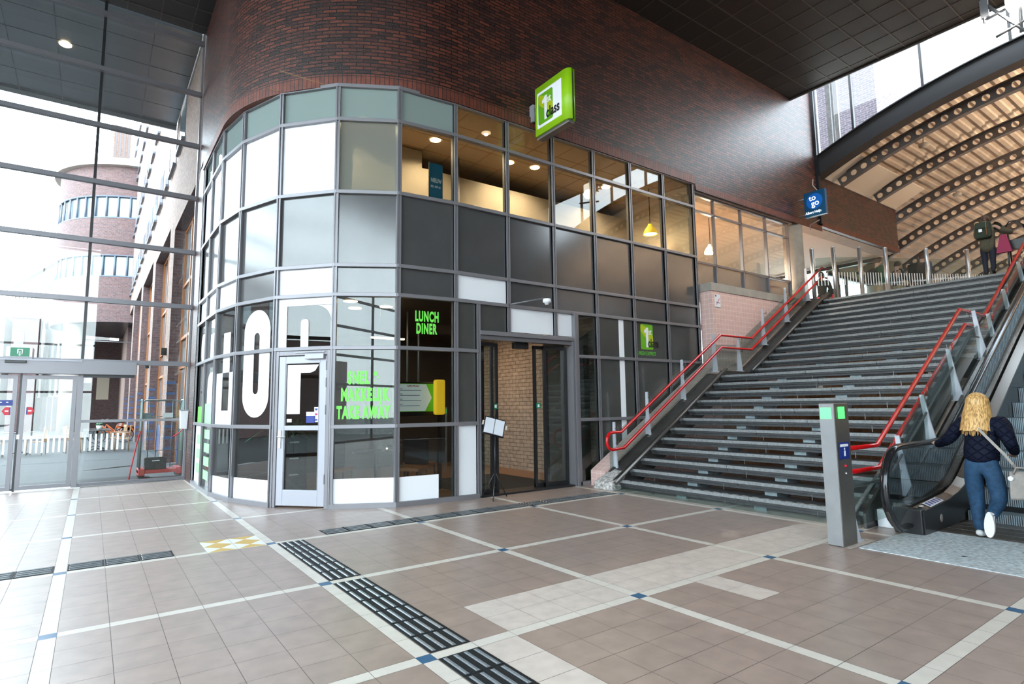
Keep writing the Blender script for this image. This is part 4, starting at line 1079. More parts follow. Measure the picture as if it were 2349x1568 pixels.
# high window over the arch beam -----------------------------------------
r=thing('window_16',kind='structure',loc=(16.75,4,9))
m=MB(); pts=[]
for i in range(33):
    th=-TH+2*TH*i/32; y,z=ap(th,AR+.58); pts.append((y,z))
for (p,q) in zip(pts,pts[1:]): m.quad((16.76,p[0],p[1]),(16.76,q[0],q[1]),(16.76,q[0],12.4),(16.76,p[0],12.4))
m.build('pane','glass_clear',r)
for y in (7.80,6.82,5.12,3.35,1.6,-.2,-2):
    z=AZ+math.sqrt((AR+.56)**2-(y-AY)**2)
    MB().box(16.70,16.80,y-.03,y+.03,z,12.5).build('mullion','beam_dark' if y!=7.80 else 'frame',r)
MB().box(16.6,16.72,7.80,7.90,6.5,12.5).build('jamb','black_frame',r)
# floodlight bracket at the top right ------------------------------------
fb=thing('floodlight','glowing floodlight on a grey steel bracket under the ceiling at the top right corner','lamp',(13,2.6,8.9))
m=MB(); m.tube([(13.0,2.95,9.88),(13.0,2.93,8.35)],.03,4); m.box(12.97,13.03,2.86,2.98,8.45,8.8)
for a_,b_ in (((13,2.93,8.75),(13,2.40,7.9)),((13,2.95,8.4),(13,1.9,8.55)),((13,2.8,8.0),(13,1.9,8.2)),((13,2.45,7.9),(13,2.4,8.9))): m.tube([a_,b_],.028,4)
m.build('bracket','steel_gray',fb)
m=MB(); m.hexa([(12.9,2.30,8.42),(13.2,2.30,8.42),(13.2,2.62,8.42),(12.9,2.62,8.42),(12.95,2.2,8.72),(13.2,2.2,8.72),(13.2,2.55,8.72),(12.95,2.55,8.72)]); m.build('housing','frame',fb)
m=MB(); m.box(12.87,12.9,2.25,2.60,8.40,8.70); m.build('lens','lamp_white',fb)
MB().box(12.9,13.2,2.25,2.60,8.395,8.42).build('lens','lamp_white',fb)
light('floodlight_bulb','SPOT',(12.85,2.5,8.3),700,(1,.93,.82),.15,rot=(math.radians(58),0,math.radians(-12)),parent=fb,spot=2.2,blend=.9)
# glass railing on the concourse ----------------------------------------
gr=thing('glass_railing','stainless post and glass railing with white strips at the head of the stairs','railing',(15.6,7.3,4))
GP=[(14.9+.15,7.38),(15.35,6.98),(15.95,6.6),(16.6,6.25),(17.65,5.68),(18.7,5.1),(19.9,4.5),(21.1,3.9)]
for (x,y) in GP:
    m=MB(); m.cyl((x,y,3.99),(x,y,5.40),.05,16); m.sphere((x,y,5.41),.052,12,6,(1,1,.6)); m.build('post','inox',gr)
for (a_,b_) in zip(GP,GP[1:]):
    a_=Vector((a_[0],a_[1],0)); b_=Vector((b_[0],b_[1],0)); t=(b_-a_); L=t.length; t.normalize(); n=Vector((t.y,-t.x,0)); f=lambda p,a_=a_,t=t,n=n:a_+t*p.x+n*p.y+Vector((0,0,p.z))
    g_=MB(f).box(.07,L-.07,-.006,.006,4.05,5.15).build('glass_panel','glass_rail',gr)
    m=MB(f); k=.1
    while k<L-.12: m.box(k,k+.022,.008,.010,4.42,4.75); k+=.075
    m.build('safety_strips','white_strip',g_)
# lobby beyond: ceiling, concrete beam, bright windows -------------------
MB().box(15.25,22.2,8.4,13,6.5,6.8).build('ceiling_lobby','cream_ceiling',kind='structure')
MB().hexa([(15.7,8.02,6.45),(22.0,8.02,6.45),(22.0,8.5,6.45),(15.7,8.5,6.45),(15.7,8.02,6.6),(22.0,8.02,6.6),(22.0,8.5,6.6),(15.7,8.5,6.6)]).build('trim_9','concrete_lt',kind='structure')
r=thing('window_17',kind='structure',loc=(20,13,4))
MB().box(22.6,95,10.55,10.57,4.0,6.3).build('pane','glass_clear',r)
for x in (24,27,30,33,36,40,44,48,52,56,60): MB().box(x-.05,x+.05,10.47,10.55,4,6.3).build('mullion','frame_dark',r)
MB().box(22.6,95,10.45,10.57,6.22,6.34).build('head','black_frame',r)
MB().box(22.6,95,10.50,10.6,6.34,7.2).build('wall_lobby','cream_ceiling',kind='structure')
r=thing('window_18',kind='structure',loc=(22.25,11,4))
MB().box(22.25,22.27,8.5,13,4.0,6.4).build('pane','glass_clear',r)
for y in (8.5,10.0,11.5,12.95): MB().box(22.17,22.25,y-.05,y+.05,4,6.4).build('mullion','frame_dark',r)
MB().box(22.15,22.3,8.5,13,6.34,6.46).build('head','black_frame',r)
MB().box(22.2,22.35,8.45,13,6.5,8.0).build('wall_lobby_end','cream_ceiling',kind='structure')
MB().box(15.25,22.25,12.95,13.05,3.99,6.5).build('wall_lobby_side','cream_ceiling',kind='structure')
# far gable of the vault
MB().box(95,95.1,-14,13,4,10).build('wall_far','concrete_lt',kind='structure')
MB().box(16.9,95,-7.0,-6.9,4,6.75).build('wall_far_side','concrete_lt',kind='structure')
# interior of the upper shop behind window_14
MB().box(10.9,15.2,8.1,12.9,6.42,6.55).build('ceiling_shop','cream_ceiling',kind='structure')
MB().box(10.9,10.98,8.1,12.9,4,6.42).build('wall_shop_side','warm_wall',kind='structure')
MB().box(8.0,15.0,12.9,13.0,3.65,6.42).build('wall_shop_back','warm_wall',kind='structure')
MB().box(10.9,15.2,8.1,12.9,3.75,3.99).build('floor_shop','shop_floor',kind='structure')
def pendant(name,label,x,y,z,r_,mat,ztop,group=None,em='lamp_warm',c=(1,.8,.55),en=30):
    q=thing(name,label,'lamp',(x,y,z),group=group)
    m=MB(); m.lathe((x,y,z),[(r_,0),(r_*.95,.06),(r_*.7,.14),(r_*.35,.2),(.05,.24),(.0,.24)],20); m.build('lamp_shade',mat,q)
    m=MB(); m.lathe((x,y,z+.01),[(0,0),(r_*.9,0)],20); m.build('diffuser',em,q)
    MB().cyl((x,y,z+.24),(x,y,ztop),.012,6).build('cord','black_frame',q)
    light('bulb','POINT',(x,y,z-.08),en,c,.12,parent=q); return q
pendant('pendant_lamp','cream dome pendant lamp behind the third pane of the upper shop window',13.3,9.2,5.45,.16,'warm_wall',6.42,en=70)
pendant('pendant_lamp','yellow dome pendant lamp seen at the right end of the long dark window band',10.3,8.7,5.35,.16,'lamp_yellow',6.45,en=12)
def downlight(x,y,z,label,cat='downlight',r_=.09,en=25,c=(1,.78,.5),group=None,em='lamp_warm'):
    q=thing('downlight',label,cat,(x,y,z),group=group); m=MB(); m.lathe((x,y,z-.012),[(0,0),(r_*.8,0),(r_,.004),(r_,.012)],18); m.build('diffuser',em,q)
    light('bulb','SPOT',(x,y,z-.03),en,c,.06,rot=(0,0,0),parent=q,spot=2.6,blend=.8); return q
for x,y,lb in ((12.0,10,'recessed light in the pale shop ceiling, left half of the upper window'),(14.3,10.5,'recessed light in the pale shop ceiling, right half of the upper window')):
    downlight(x,y,6.42,lb,en=4500,r_=.11,c=(1,.90,.76))
# ================================================================== OFFICE behind the window band (upper storey)
OF=[(1.85,13.9),(1.85,10.95)]+arc(CX,CY,CR-.2,180,270,14)[1:-1]+[(4.7,8.06),(10.85,8.06)]
m=MB(); V=[(x,y,6.46) for x,y in OF]+[(10.85,13.9,6.46)]; m.add(V,[tuple(range(len(V)))]); m.add([(x,y,6.6) for x,y,z in V],[tuple(range(len(V)))[::-1]]); m.build('ceiling_office','office_ceiling',kind='structure')
m=MB(); V=[(x,y,4.60) for x,y in OF]+[(10.85,13.9,4.60)]; m.add(V,[tuple(range(len(V)))]); m.add([(x,y,3.2) for x,y,z in V],[tuple(range(len(V)))[::-1]]); m.build('floor_office','carpet_light',kind='structure')  # floor colour made pale to bounce lamp light onto the ceiling
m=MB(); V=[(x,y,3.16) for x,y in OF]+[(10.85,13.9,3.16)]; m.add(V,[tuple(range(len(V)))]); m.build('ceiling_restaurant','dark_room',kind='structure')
MB().box(1.9,10.9,13.5,13.6,0,6.5).build('wall_inner_back','warm_wall',kind='structure')
MB().box(10.85,10.9,8.05,13.9,4.6,6.5).build('wall_inner_side','warm_wall',kind='structure')
MB().box(5.0,10.85,9.85,9.90,4.60,6.10).build('office_partition','partition_cream',None,label='low cream partition standing right behind the lit upper window band',cat='partition')
MB().box(3.6,5.0,9.85,9.95,4.60,6.44).build('office_partition','partition_cream',None,label='full height cream wall panel behind the window holding the blue poster',cat='partition')
MB().cyl((5.75,9.75,4.6),(5.75,9.75,6.44),.035,10).build('ceiling_pole','frame',None,label='thin grey pole in front of the low partition, reaching the office ceiling',cat='pole')
m=MB(); 
for i in range(12): m.box(5+i*.6-.006,5+i*.6+.006,8.1,13.5,6.454,6.46)
for i in range(9): m.box(2,10.8,8.6+i*.6-.006,8.6+i*.6+.006,6.454,6.46)
m.build('trim_10','wood_lt',kind='structure')
for x,y,lb in ((6.75,9.35,'round ceiling spotlight, left of the pair in the lit office ceiling'),(7.35,9.25,'round ceiling spotlight, right of the pair in the lit office ceiling')):
    downlight(x,y,6.455,lb,en=380,r_=.10,group='office ceiling spotlights')
for x,y,lb in ((9.4,9.2,'ceiling spotlight farther right in the office, mostly hidden'),(5.0,9.3,'ceiling spotlight at the left end of the office ceiling'),(3.6,9.3,'ceiling spotlight behind the frosted curved panes')):
    downlight(x,y,6.455,lb,en=380,r_=.10,group='office ceiling spotlights')
po=thing('poster','blue poster with pale lettering NIEUW behind the upper curved window','poster',(4.45,8.3,5.3)); 
MB().box(4.36,4.60,8.30,8.31,4.78,5.50).build('sheet','poster_blue',po); MB().box(4.35,4.61,8.31,8.33,4.60,5.51).build('stand','frame',po)
text('NIEUW',.10,'sign_white',lambda u,v,dd:(4.375+u,8.298-dd,5.17+v),parent=po,xs=.62); text('BEL AM 10',.05,'sign_white',lambda u,v,dd:(4.375+u,8.298-dd,5.08+v),parent=po,xs=.8)
bo=thing('bottle','small green bottle standing on the sill of the lit office window','bottle',(5.95,8.3,4.76)); MB().lathe((5.95,8.3,4.60),[(.0,0),(.04,0),(.04,.22),(.015,.28),(.015,.34),(0,.34)]).build('body','galv',bo)
for x,lb in ((6.38,'dark stuffed toy lump on the office window sill, left of two'),(6.85,'dark rounded bag on the office window sill below the spotlights')):
    m=MB(); m.sphere((x,8.35,4.72),.13,12,8,(1.2,.8,.8)); m.sphere((x+.12,8.33,4.80),.07,10,6); m.build('soft_bag','black_cloth',None,label=lb,cat='bag')
# ================================================================== RESTAURANT (ground floor)
m=MB(); V=[(x,y,.006) for x,y in OF[:-1]]+[(7.9,8.06,.006),(7.9,13.5,.006)]; m.add(V,[tuple(range(len(V)))]); m.build('floor_restaurant','shop_floor',kind='structure')
m=MB(); uvbox(m,7.9,7.98,8.1,13.5,0,3.15); m.build('wall_restaurant','brick_white',kind='structure')
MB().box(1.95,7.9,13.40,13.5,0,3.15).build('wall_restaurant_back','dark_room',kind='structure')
MB().box(5.1,7.1,8.25,10.4,.007,.014).build('door_mat','mat_black',None,label='black entrance mat just inside the open shop doors',cat='door mat')
MB().box(7.2,7.86,8.3,8.9,0.01,2.9).build('partition_screen','panel_smoke',None,label='dark narrow screen wall just right of the entrance doors',cat='partition')
for x,y,lb in ((4.0,9.2,'round ceiling lamp reflected below the green DINER text'),(3.3,9.0,'round ceiling lamp glowing in the upper pane left of LUNCH'),(3.6,9.6,'round ceiling lamp lower in the pane above SNEL'),(6.2,9.4,'ceiling lamp inside above the black entrance mat')):
    downlight(x,y,3.155,lb,en=20,r_=.11,group='restaurant ceiling lamps',em='lamp_warm')
light('strip_light','AREA',(6.3,11.0,3.1),45,(1,.72,.45),1.2)  # bare area light without a fixture, lights the inner entrance brick
MB().box(3.75,4.35,9.2,9.24,2.60,2.63).build('tube_lamp','lamp_warm',None,label='warm linear tube lamp hanging behind the corner mullion above the menu screen',cat='lamp')
for xx_ in (3.9,4.25): MB().cyl((xx_,9.22,2.63),(xx_,9.22,3.155),.006,5).build('cord','black_frame',D.objects['tube_lamp'])
tv=thing('television','black wall screen showing a green and white menu, behind the window left of the entrance','television',(4.6,9.3,1.3))
MB().box(4.15,5.02,9.30,9.36,1.28,1.88).build('bezel','black_frame',tv,bevel=.006)
sc=MB().box(4.18,4.99,9.295,9.30,1.36,1.85).build('screen','tv_green',tv)
MB().prism([(4.20,1.37),(4.80,1.37),(4.93,1.60),(4.82,1.84),(4.25,1.84)],lambda a_,b_,dd:(a_,dd,b_),9.290,9.294).build('slide','tv_screen',tv)
text('SUPER SPECIALS',.045,'sticker_red',lambda u,v,dd:(4.45+u,9.289-dd,1.795+v),parent=tv,xs=.7)
m=MB()
for k in range(4): m.box(4.28,4.72-.03*(k%2),9.286,9.289,1.73-k*.09,1.738-k*.09); m.box(4.28,4.36,9.286,9.289,1.755-k*.09,1.763-k*.09)
m.build('screen_text','sticker_blue',tv)
MB().cyl((4.5,9.4,1.8),(4.5,9.4,3.14),.018,8).build('hanger','frame_door',tv); MB().cyl((4.72,9.4,1.8),(4.72,9.4,3.14),.018,8).build('hanger','frame_door',tv)
ye=thing('yellow_light_box','glowing yellow light box behind the pane beside the menu screen','lamp',(5.0,9.25,1.3)); MB().box(4.93,5.12,9.12,9.25,1.30,1.92).build('body','lamp_yellow',ye,bevel=.03); MB().box(5.0,5.06,9.16,9.21,.008,1.30).build('stand','black_frame',ye)
def rtable(x,y,lb):
    t=thing('bistro_table',lb,'table',(x,y,0)); m=MB(); m.lathe((x,y,.72),[(0,.03),(.38,.03),(.38,0),(0,0)],28); m.build('tabletop','black_frame',t)
    MB().cyl((x,y,.03),(x,y,.72),.03,10).build('pedestal','black_frame',t); MB().lathe((x,y,.008),[(.24,0),(.22,.02),(.0,.03)],20).build('base','black_frame',t); return t
rtable(3.75,8.95,'round dark bistro table behind the pane lettered TAKE AWAY'); rtable(4.75,9.9,'round dark bistro table further inside behind the menu screen')
v=thing('flower_vase','small glass vase with one purple flower on the bistro table','vase',(3.78,8.9,.75)); MB().lathe((3.78,8.9,.75),[(0,0),(.045,0),(.045,.05),(.02,.12),(.025,.15)]).build('glass','glass_clear',v); MB().tube([(3.78,8.9,.78),(3.75,8.9,1.0),(3.72,8.9,1.17)],.004,5).build('stem','leaf',v); MB().sphere((3.72,8.9,1.19),.03).build('flower','magenta',v)
cn=thing('tea_light','lit tea light glass on the bistro table beside the vase','candle',(3.9,8.88,.75)); MB().lathe((3.9,8.88,.75),[(0,0),(.03,0),(.035,.06)]).build('glass','glass_clear',cn); MB().sphere((3.9,8.88,.78),.014).build('flame','lamp_warm',cn)
def rchair(x,y,rz,lb):
    f=lambda p:p
    t=thing('restaurant_chair',lb,'chair',(x,y,0),rz)
    MB().box(-.21,.21,-.21,.21,.43,.48).build('seat','wood_orange',t,local=True,bevel=.01); MB().box(-.21,.21,.18,.22,.5,.9).build('backrest','trouser_dk',t,local=True,bevel=.01)
    for sx in(-1,1):
        for sy in(-1,1): MB().tube([(sx*.18,sy*.18,.43),(sx*.2,sy*.2,.008)],.013,6).build('leg','tube_steel',t,local=True)
rchair(3.25,9.35,2.4,'dark chair with brown seat, left of the round bistro table'); rchair(4.25,8.7,-.9,'dark chair with brown seat, right of the round bistro table'); rchair(4.7,9.3,.4,'dark chair behind the white-filmed pane near the entrance')
pl=thing('potted_palm','green spiky palm behind the big white letter O','plant',(2.55,9.9,0)); MB().lathe((2.55,9.9,.008),[(0,0),(.16,0),(.2,.45),(.17,.45),(.0,.42)]).build('pot','black_frame',pl)
m=MB()
for k in range(26):
    a_=k*2.4; L_=.35+.3*random.random(); zt=.4+.5*random.random()
    p=[(2.55,9.9,.6),(2.55+.5*L_*cos(a_),9.9+.5*L_*sin(a_),1.0+zt*.3),(2.55+L_*cos(a_),9.9+L_*sin(a_),.85+zt*.2)]
    m.tube(p,[.02,.028,.003],4)
m.build('fronds','leaf',pl)
def crate(x,y,z,lb,grp):
    c=thing('plastic_crate',lb,'crate',(x,y,z),group=grp); m=MB()
    m.box(x-.2,x+.2,y-.15,y-.135,z,z+.24); m.box(x-.2,x+.2,y+.135,y+.15,z,z+.24); m.box(x-.2,x-.185,y-.135,y+.135,z,z+.24); m.box(x+.185,x+.2,y-.135,y+.135,z,z+.24); m.box(x-.185,x+.185,y-.135,y+.135,z,z+.015)
    for k in range(5): m.box(x-.19+k*.09,x-.175+k*.09,y-.158,y-.15,z,z+.24)
    for zz in (.0,.12,.22): m.box(x-.205,x+.205,y-.16,y-.15,z+zz,z+zz+.02)
    m.build('body','crate',c)
    MB().box(x-.07,x+.07,y-.163,y-.160,z+.175,z+.195).build('label','panel_white',c); return c
for k,w_ in enumerate(('bottom','second','third','top')): crate(2.55,9.42,.008+.245*k,'black plastic crate behind the curved window, %s of its stack'%w_,'crates stacked behind the curved window')
# ================================================================== STREET
m=MB(); m.add([(-60,14.02,-.02),(30,14.02,-.02),(30,130,-.02),(-60,130,-.02)],[(0,1,2,3)],uvs=[(-60,14),(30,14),(30,130),(-60,130)])
m.add([(-60,-60,-.32),(-7.05,-60,-.02),(-7.05,14.02,-.02),(-60,14.02,-.02)],[(0,1,2,3)],uvs=[(-60,-60),(-7,-60),(-7,14),(-60,14)])
m.build('street_pavement','paving',kind='structure')
MB().box(-3,1.1,14.5,15.5,-.02,.0).build('street_grate','tact_black',None,label='dark rubber grate mat in the paving just outside the sliding doors',cat='mat')
m=MB(); m.tube([(-.1,18.0,-.015),(.35,18.15,-.012),(.9,18.5,-.015)],.02,5); m.build('paving_crack','granite',None,label='pale curved seam in the paving outside the fixed pane',cat='paving mark')
# long facade on the right
fb=thing('long_brick_building','long pale brick building along the street with tall ground floor bays and small upper windows','building',(1.65,14.1,0))
OP=[(14.3,18.6,6.55),(19.8,24.9,6.9),(26.1,31.6,7.2),(32.8,38.6,7.4),(39.8,45.5,7.5)]
XF=1.65
m=MB()
def fq(y0,y1,z0,z1,x=XF): m.quad((x,y0,z0),(x,y1,z0),(x,y1,z1),(x,y0,z1),[(y0,z0),(y1,z0),(y1,z1),(y0,z1)])
yy=14.02
WROWS=[(8.75,10.0,20.0),(13.3,14.6,30.0),(16.4,17.7,30)]
for (a_,b_,zt) in OP:
    fq(yy,a_,0,7.6); fq(a_,b_,zt,7.6); yy=b_
fq(yy,64,0,7.6); fq(14.02,64,7.6,24.0)
m.quad((XF,14.02,24),(XF,64,24),(8,64,24),(8,14.02,24),[(0,0),(50,0),(50,6),(0,6)])
m.build('wall','brick_pale',fb)
for (a_,b_,zt) in OP:
    m=MB(); D_=.34
    m.quad((XF,b_,0),(XF+D_,b_,0),(XF+D_,b_,zt),(XF,b_,zt),[(0,0),(D_,0),(D_,zt),(0,zt)])
    m.quad((XF+D_,a_,0),(XF,a_,0),(XF,a_,zt),(XF+D_,a_,zt),[(0,0),(D_,0),(D_,zt),(0,zt)])
    m.quad((XF,a_,zt),(XF+D_,a_,zt),(XF+D_,b_,zt),(XF,b_,zt),[(0,0),(D_,0),(D_,4),(0,4)])
    m.build('bay_reveal','brick_out',fb)
    w_=MB(); x=XF+D_; 
    w_.box(x-.02,x,a_,b_,0,zt); w=w_.build('bay_window','win_ext',fb)
    m=MB()
    for z in (2.6,3.4,4.9,zt-.05): m.box(x-.07,x-.02,a_,b_,z-.04,z+.04)
    for k in range(4): yk=a_+(b_-a_)*k/3; m.box(x-.08,x-.02,max(a_,yk-.05),min(b_,yk+.05),0,zt)
    m.build('bay_frame','wood_orange',fb)
    MB().box(x-.05,x-.015,a_+.05,b_-.05,0,.9).build('bay_plinth','blue_tile',fb)
    m=MB()
    for k in range(7): m.box(XF-.006,XF+.2,b_-.004,b_+.2,.35+.3*k,.43+.3*k)
    m.build('blue_bands','blue_tile',fb)
for r_i,(z0,z1,ys) in enumerate(((8.75,9.95,17.2),(12.6,13.8,17.6),(16.4,17.6,17.6),(20.0,21.2,18))):
    y=ys
    while y<58:
        wv=1.2
        w=MB().box(XF-.02,XF+.03,y,y+wv,z0,z1).build('upper_window','win_ext',fb); MB().box(XF-.10,XF-.02,y-.1,y+wv+.1,z0-.1,z0-.02).build('window_sill','blue_frame',w)
        y+=2.05 if (int(y*3)%2) else 2.3
m=MB(); uvbox(m,-1.0,XF,56,56.4,0,7.0); m.build('portico_wall','brick_out',fb); MB().box(.2,1.0,55.94,56,2.3,4.2).build('portico_window','warm_wall',fb)
# protruding end wing with brown vertical strips
m=MB(); uvbox(m,.05,XF,61,64,14,27); m.build('end_wing','brick_pale',fb)
m=MB()
for k in range(4): m.box(.4+k*.32,.55+k*.32,60.9,61,17.6,27)
m.build('wing_slots','brick_out',fb)
for i,y in enumerate((19.2,25.5)):
    q=thing('wall_lamp',('small dark wall lamp on the nearest brick pier outside','small dark wall lamp on the second brick pier outside')[i],'lamp',(XF-.1,y,3.1)); MB().box(XF-.14,XF,y-.07,y+.07,3.0,3.2).build('body','black_frame',q)
# cylindrical tower
tw=thing('round_brick_tower','round brick tower wing on a white column with two ribbon window bands','building',(2.7,49,7))
TX,TY,TR=2.75,49,5.3
pa=None
def band(z0,z1,mat,rr_=TR,nm='wall'):
    m=MB(); wallpath(m,arc(TX,TY,rr_,95,300,60),z0,z1,smooth=True); return m.build(nm,mat,tw)
band(7,9.9,'brick_out'); band(11.35,13.75,'brick_out'); band(15.25,17.2,'brick_out')
for (z0,z1) in ((9.9,11.35),(13.75,15.25)):
    w=band(z0,z1,'win_ext',TR-.12,'ribbon_window')
    m=MB()
    for k in range(28):
        a_=math.radians(95+205*k/27); c_,s_=cos(a_),sin(a_)
        m.tube([(TX+(TR-.05)*c_,TY+(TR-.05)*s_,z0),(TX+(TR-.05)*c_,TY+(TR-.05)*s_,z1)],.06,4)
    m.tube([(x,y,z0+.04) for x,y in arc(TX,TY,TR-.04,95,300,60)],.07,4); m.tube([(x,y,z1-.04) for x,y in arc(TX,TY,TR-.04,95,300,60)],.07,4)
    m.build('window_frame','blue_frame',w)
m=MB(); V=[(x,y,7.0) for x,y in arc(TX,TY,TR,0,360,60)[:-1]]; m.add(V,[tuple(range(60))]); m.build('soffit','soffit',tw)
m=MB(); V=[(x,y,17.2) for x,y in arc(TX,TY,TR+.35,0,360,60)[:-1]]; V2=[(x,y,17.65) for x,y,z in V]; m.add(V+V2,[tuple(range(60)),tuple(range(119,59,-1))]+[(i,(i+1)%60,(i+1)%60+60,i+60) for i in range(60)]); m.build('roof_rim','concrete_lt',tw)
c=thing('white_column','thick white round column carrying the brick tower, seen past the sliding door','column',(-1.25,46.2,0)); MB().cyl((-1.25,46.4,0),(-1.25,46.4,7),.52,28).build('shaft','concrete_lt',c)
# pale building behind, left
pb=thing('distant_office_block','pale distant office block with rows of small windows left of the tower','building',(-4,62,0))
m=MB(); A_=Vector((-1.6,52.5,0)); B_=Vector((-6.6,71,0)); t=(B_-A_); L=t.length; t.normalize(); n=Vector((-t.y,t.x,0)); f=lambda p:A_+t*p.x+n*p.y+Vector((0,0,p.z))
mm=MB(f)
mm.add([(0,0,0),(L,0,0),(L,0,13.0),(0,0,13.0)],[(0,1,2,3)],uvs=[(0,0),(L,0),(L,13),(0,13)]); mm.add([(L,0,0),(L,-8,0),(L,-8,13),(L,0,13)],[(0,1,2,3)],uvs=[(0,0),(8,0),(8,13),(0,13)]); mm.add([(0,0,13),(L,0,13),(L,-8,13),(0,-8,13)],[(0,1,2,3)],uvs=[(0,0),(L,0),(L,8),(0,8)])
mm.build('wall','granite',pb)
MB(f).box(-.2,L+.2,-8,.25,13.0,13.2).build('roof_edge','concrete',pb)
for z0 in (2.6,5.2,8.0,10.9):
    u=.5
    while u<L-1:
        MB(f).box(u,u+.7,-.02,.04,z0,z0+1.3).build('window','panel_smoke',pb); u+=1.0 if int(u*2)%3 else 1.5
for k in range(12): MB(f).box(.2+k*1.5,.45+k*1.5,0,.3,0,2.5).build('pier','brick_out',pb)
pc=thing('distant_brick_block','small dark brick stair block with one window in front of the distant offices','building',(-5.5,58,0))
m=MB(); uvbox(m,-5.1,-3.55,56,59,0,8.4); m.build('wall','brick_out',pc); MB().box(-5.15,-3.5,55.95,59,8.4,8.55).build('coping','concrete_lt',pc); MB().box(-4.95,-4.4,55.95,56,6.3,7.3).build('window','win_ext',pc)
pd=thing('distant_side_building','low pale building at the left edge of the street view','building',(-8,60,0))
m=MB(); uvbox(m,-14,-6.1,62,70,0,9.3); m.build('wall','granite',pd); MB().box(-12,-6.6,61.9,62,6.4,7.6).build('window','win_ext',pd)
# buildings on the other sides, seen only reflected in the shop glass
ob=thing('orange_brick_building','orange brick building across the square, seen mirrored in the shop panes','building',(-30,-10,0))
m=MB(); uvbox(m,-34,-24,-26,6,0,5.4); m.build('wall','brick_out',ob)
for k in range(8): MB().box(-24.0,-23.95,-24+k*3.6,-22.4+k*3.6,3.0,4.3).build('window','win_ext',ob)
ob2=thing('dark_brick_building','dark brick building across the street, seen only mirrored in the curved panes','building',(-18,26,0))
m=MB(); uvbox(m,-30,-9.5,23,40,0,8.6); m.build('wall','brick_out',ob2)
for k in range(6): MB().box(-28+k*3.1,-26.4+k*3.1,22.95,23,3,4.6).build('window','win_ext',ob2); MB().box(-28+k*3.1,-26.4+k*3.1,22.95,23,5.6,7.2).build('window','win_ext',ob2)

# banner, terrace
bn=thing('street_banner','pale blue hanging banner on the brick building beyond the tower column','banner',(-.35,40,3)); MB().box(-.62,-.12,40,40.03,3.0,5.3).build('cloth','banner',bn); MB().tube([(-.6,40.02,5.34),(1.7,40.02,5.34)],.03,6).build('rod','frame',bn); text('hotel',.38,'text_black',lambda u,v,dd:(-.30-v,39.99-dd,3.1+u),parent=bn,xs=.9,bold=0)
def tchair(loc,rz,lb,first=[]):
    if first: return dup(first[0],loc,rz,label=lb)
    t=thing('rattan_chair',lb,'chair',(0,0,0),0,group='rattan terrace chairs')
    m=MB(); m.box(-.22,.22,-.22,.22,.43,.46); m.build('seat','rattan',t,local=True)
    m=MB()
    for k in range(5): m.box(-.2+k*.09,-.16+k*.09,.22,.24,.46,.9)
    m.box(-.23,.23,.215,.25,.84,.92); m.build('backrest','wood_lt',t,local=True)
    for sx in (-1,1):
        MB().tube([(sx*.23,-.22,.0),(sx*.23,-.2,.44),(sx*.24,-.18,.64),(sx*.24,.1,.66),(sx*.23,.24,.66)],.014,6).build('arm','rattan',t,local=True)
        MB().tube([(sx*.23,.2,.0),(sx*.21,.2,.46),(sx*.21,.26,.92)],.014,6).build('leg','rattan',t,local=True)
    first.append(t); t.location=loc; t.rotation_euler=(0,0,rz); return t
for x,y,rz,lb in ((-1.45,25.4,-1.75,'rattan chair just right of the sliding door gap, facing the left table'),(-2.5,25.2,1.6,'rattan chair at the left edge of the photo'),(-.5,25.8,1.75,'rattan chair left of the pedestal table with the plant'),(.95,25.5,-1.65,'rattan chair right of the pedestal table with the plant'),(.85,26.7,-1.4,'rattan chair behind the one at the plant table'),(-.45,27.0,1.4,'rattan chair behind the left one at the plant table')):
    tchair((x,y,-.018),rz,lb)
def ttable(x,y,lb):
    t=thing('terrace_table',lb,'table',(x,y,-.018)); MB().box(x-.4,x+.4,y-.35,y+.35,.72,.75).build('tabletop','tube_steel',t); MB().cyl((x,y,0),(x,y,.72),.03,8).build('pedestal','black_frame',t)
    for k in range(4):
        a_=PI/4+k*PI/2; MB().tube([(x,y,.12),(x+.35*cos(a_),y+.35*sin(a_),-.0)],.018,5).build('foot','black_frame',t)
ttable(.2,26.0,'square terrace table with a small potted plant on it'); ttable(-1.95,26.0,'square terrace table seen through the sliding door'); ttable(.2,27.8,'square terrace table behind the one with the plant')
pp=thing('potted_plant','small plant in a white pot on the terrace table','plant',(.25,25.95,.75)); MB().lathe((.25,25.95,.75),[(0,0),(.07,0),(.1,.16),(.08,.16),(0,.14)]).build('pot','pot',pp); m=MB(); 
for k in range(14): a_=k*2.4; m.sphere((.25+.07*cos(a_),25.95+.07*sin(a_),.93+.04*random.random()),.045,6,4)
m.build('leaves','leaf',pp)
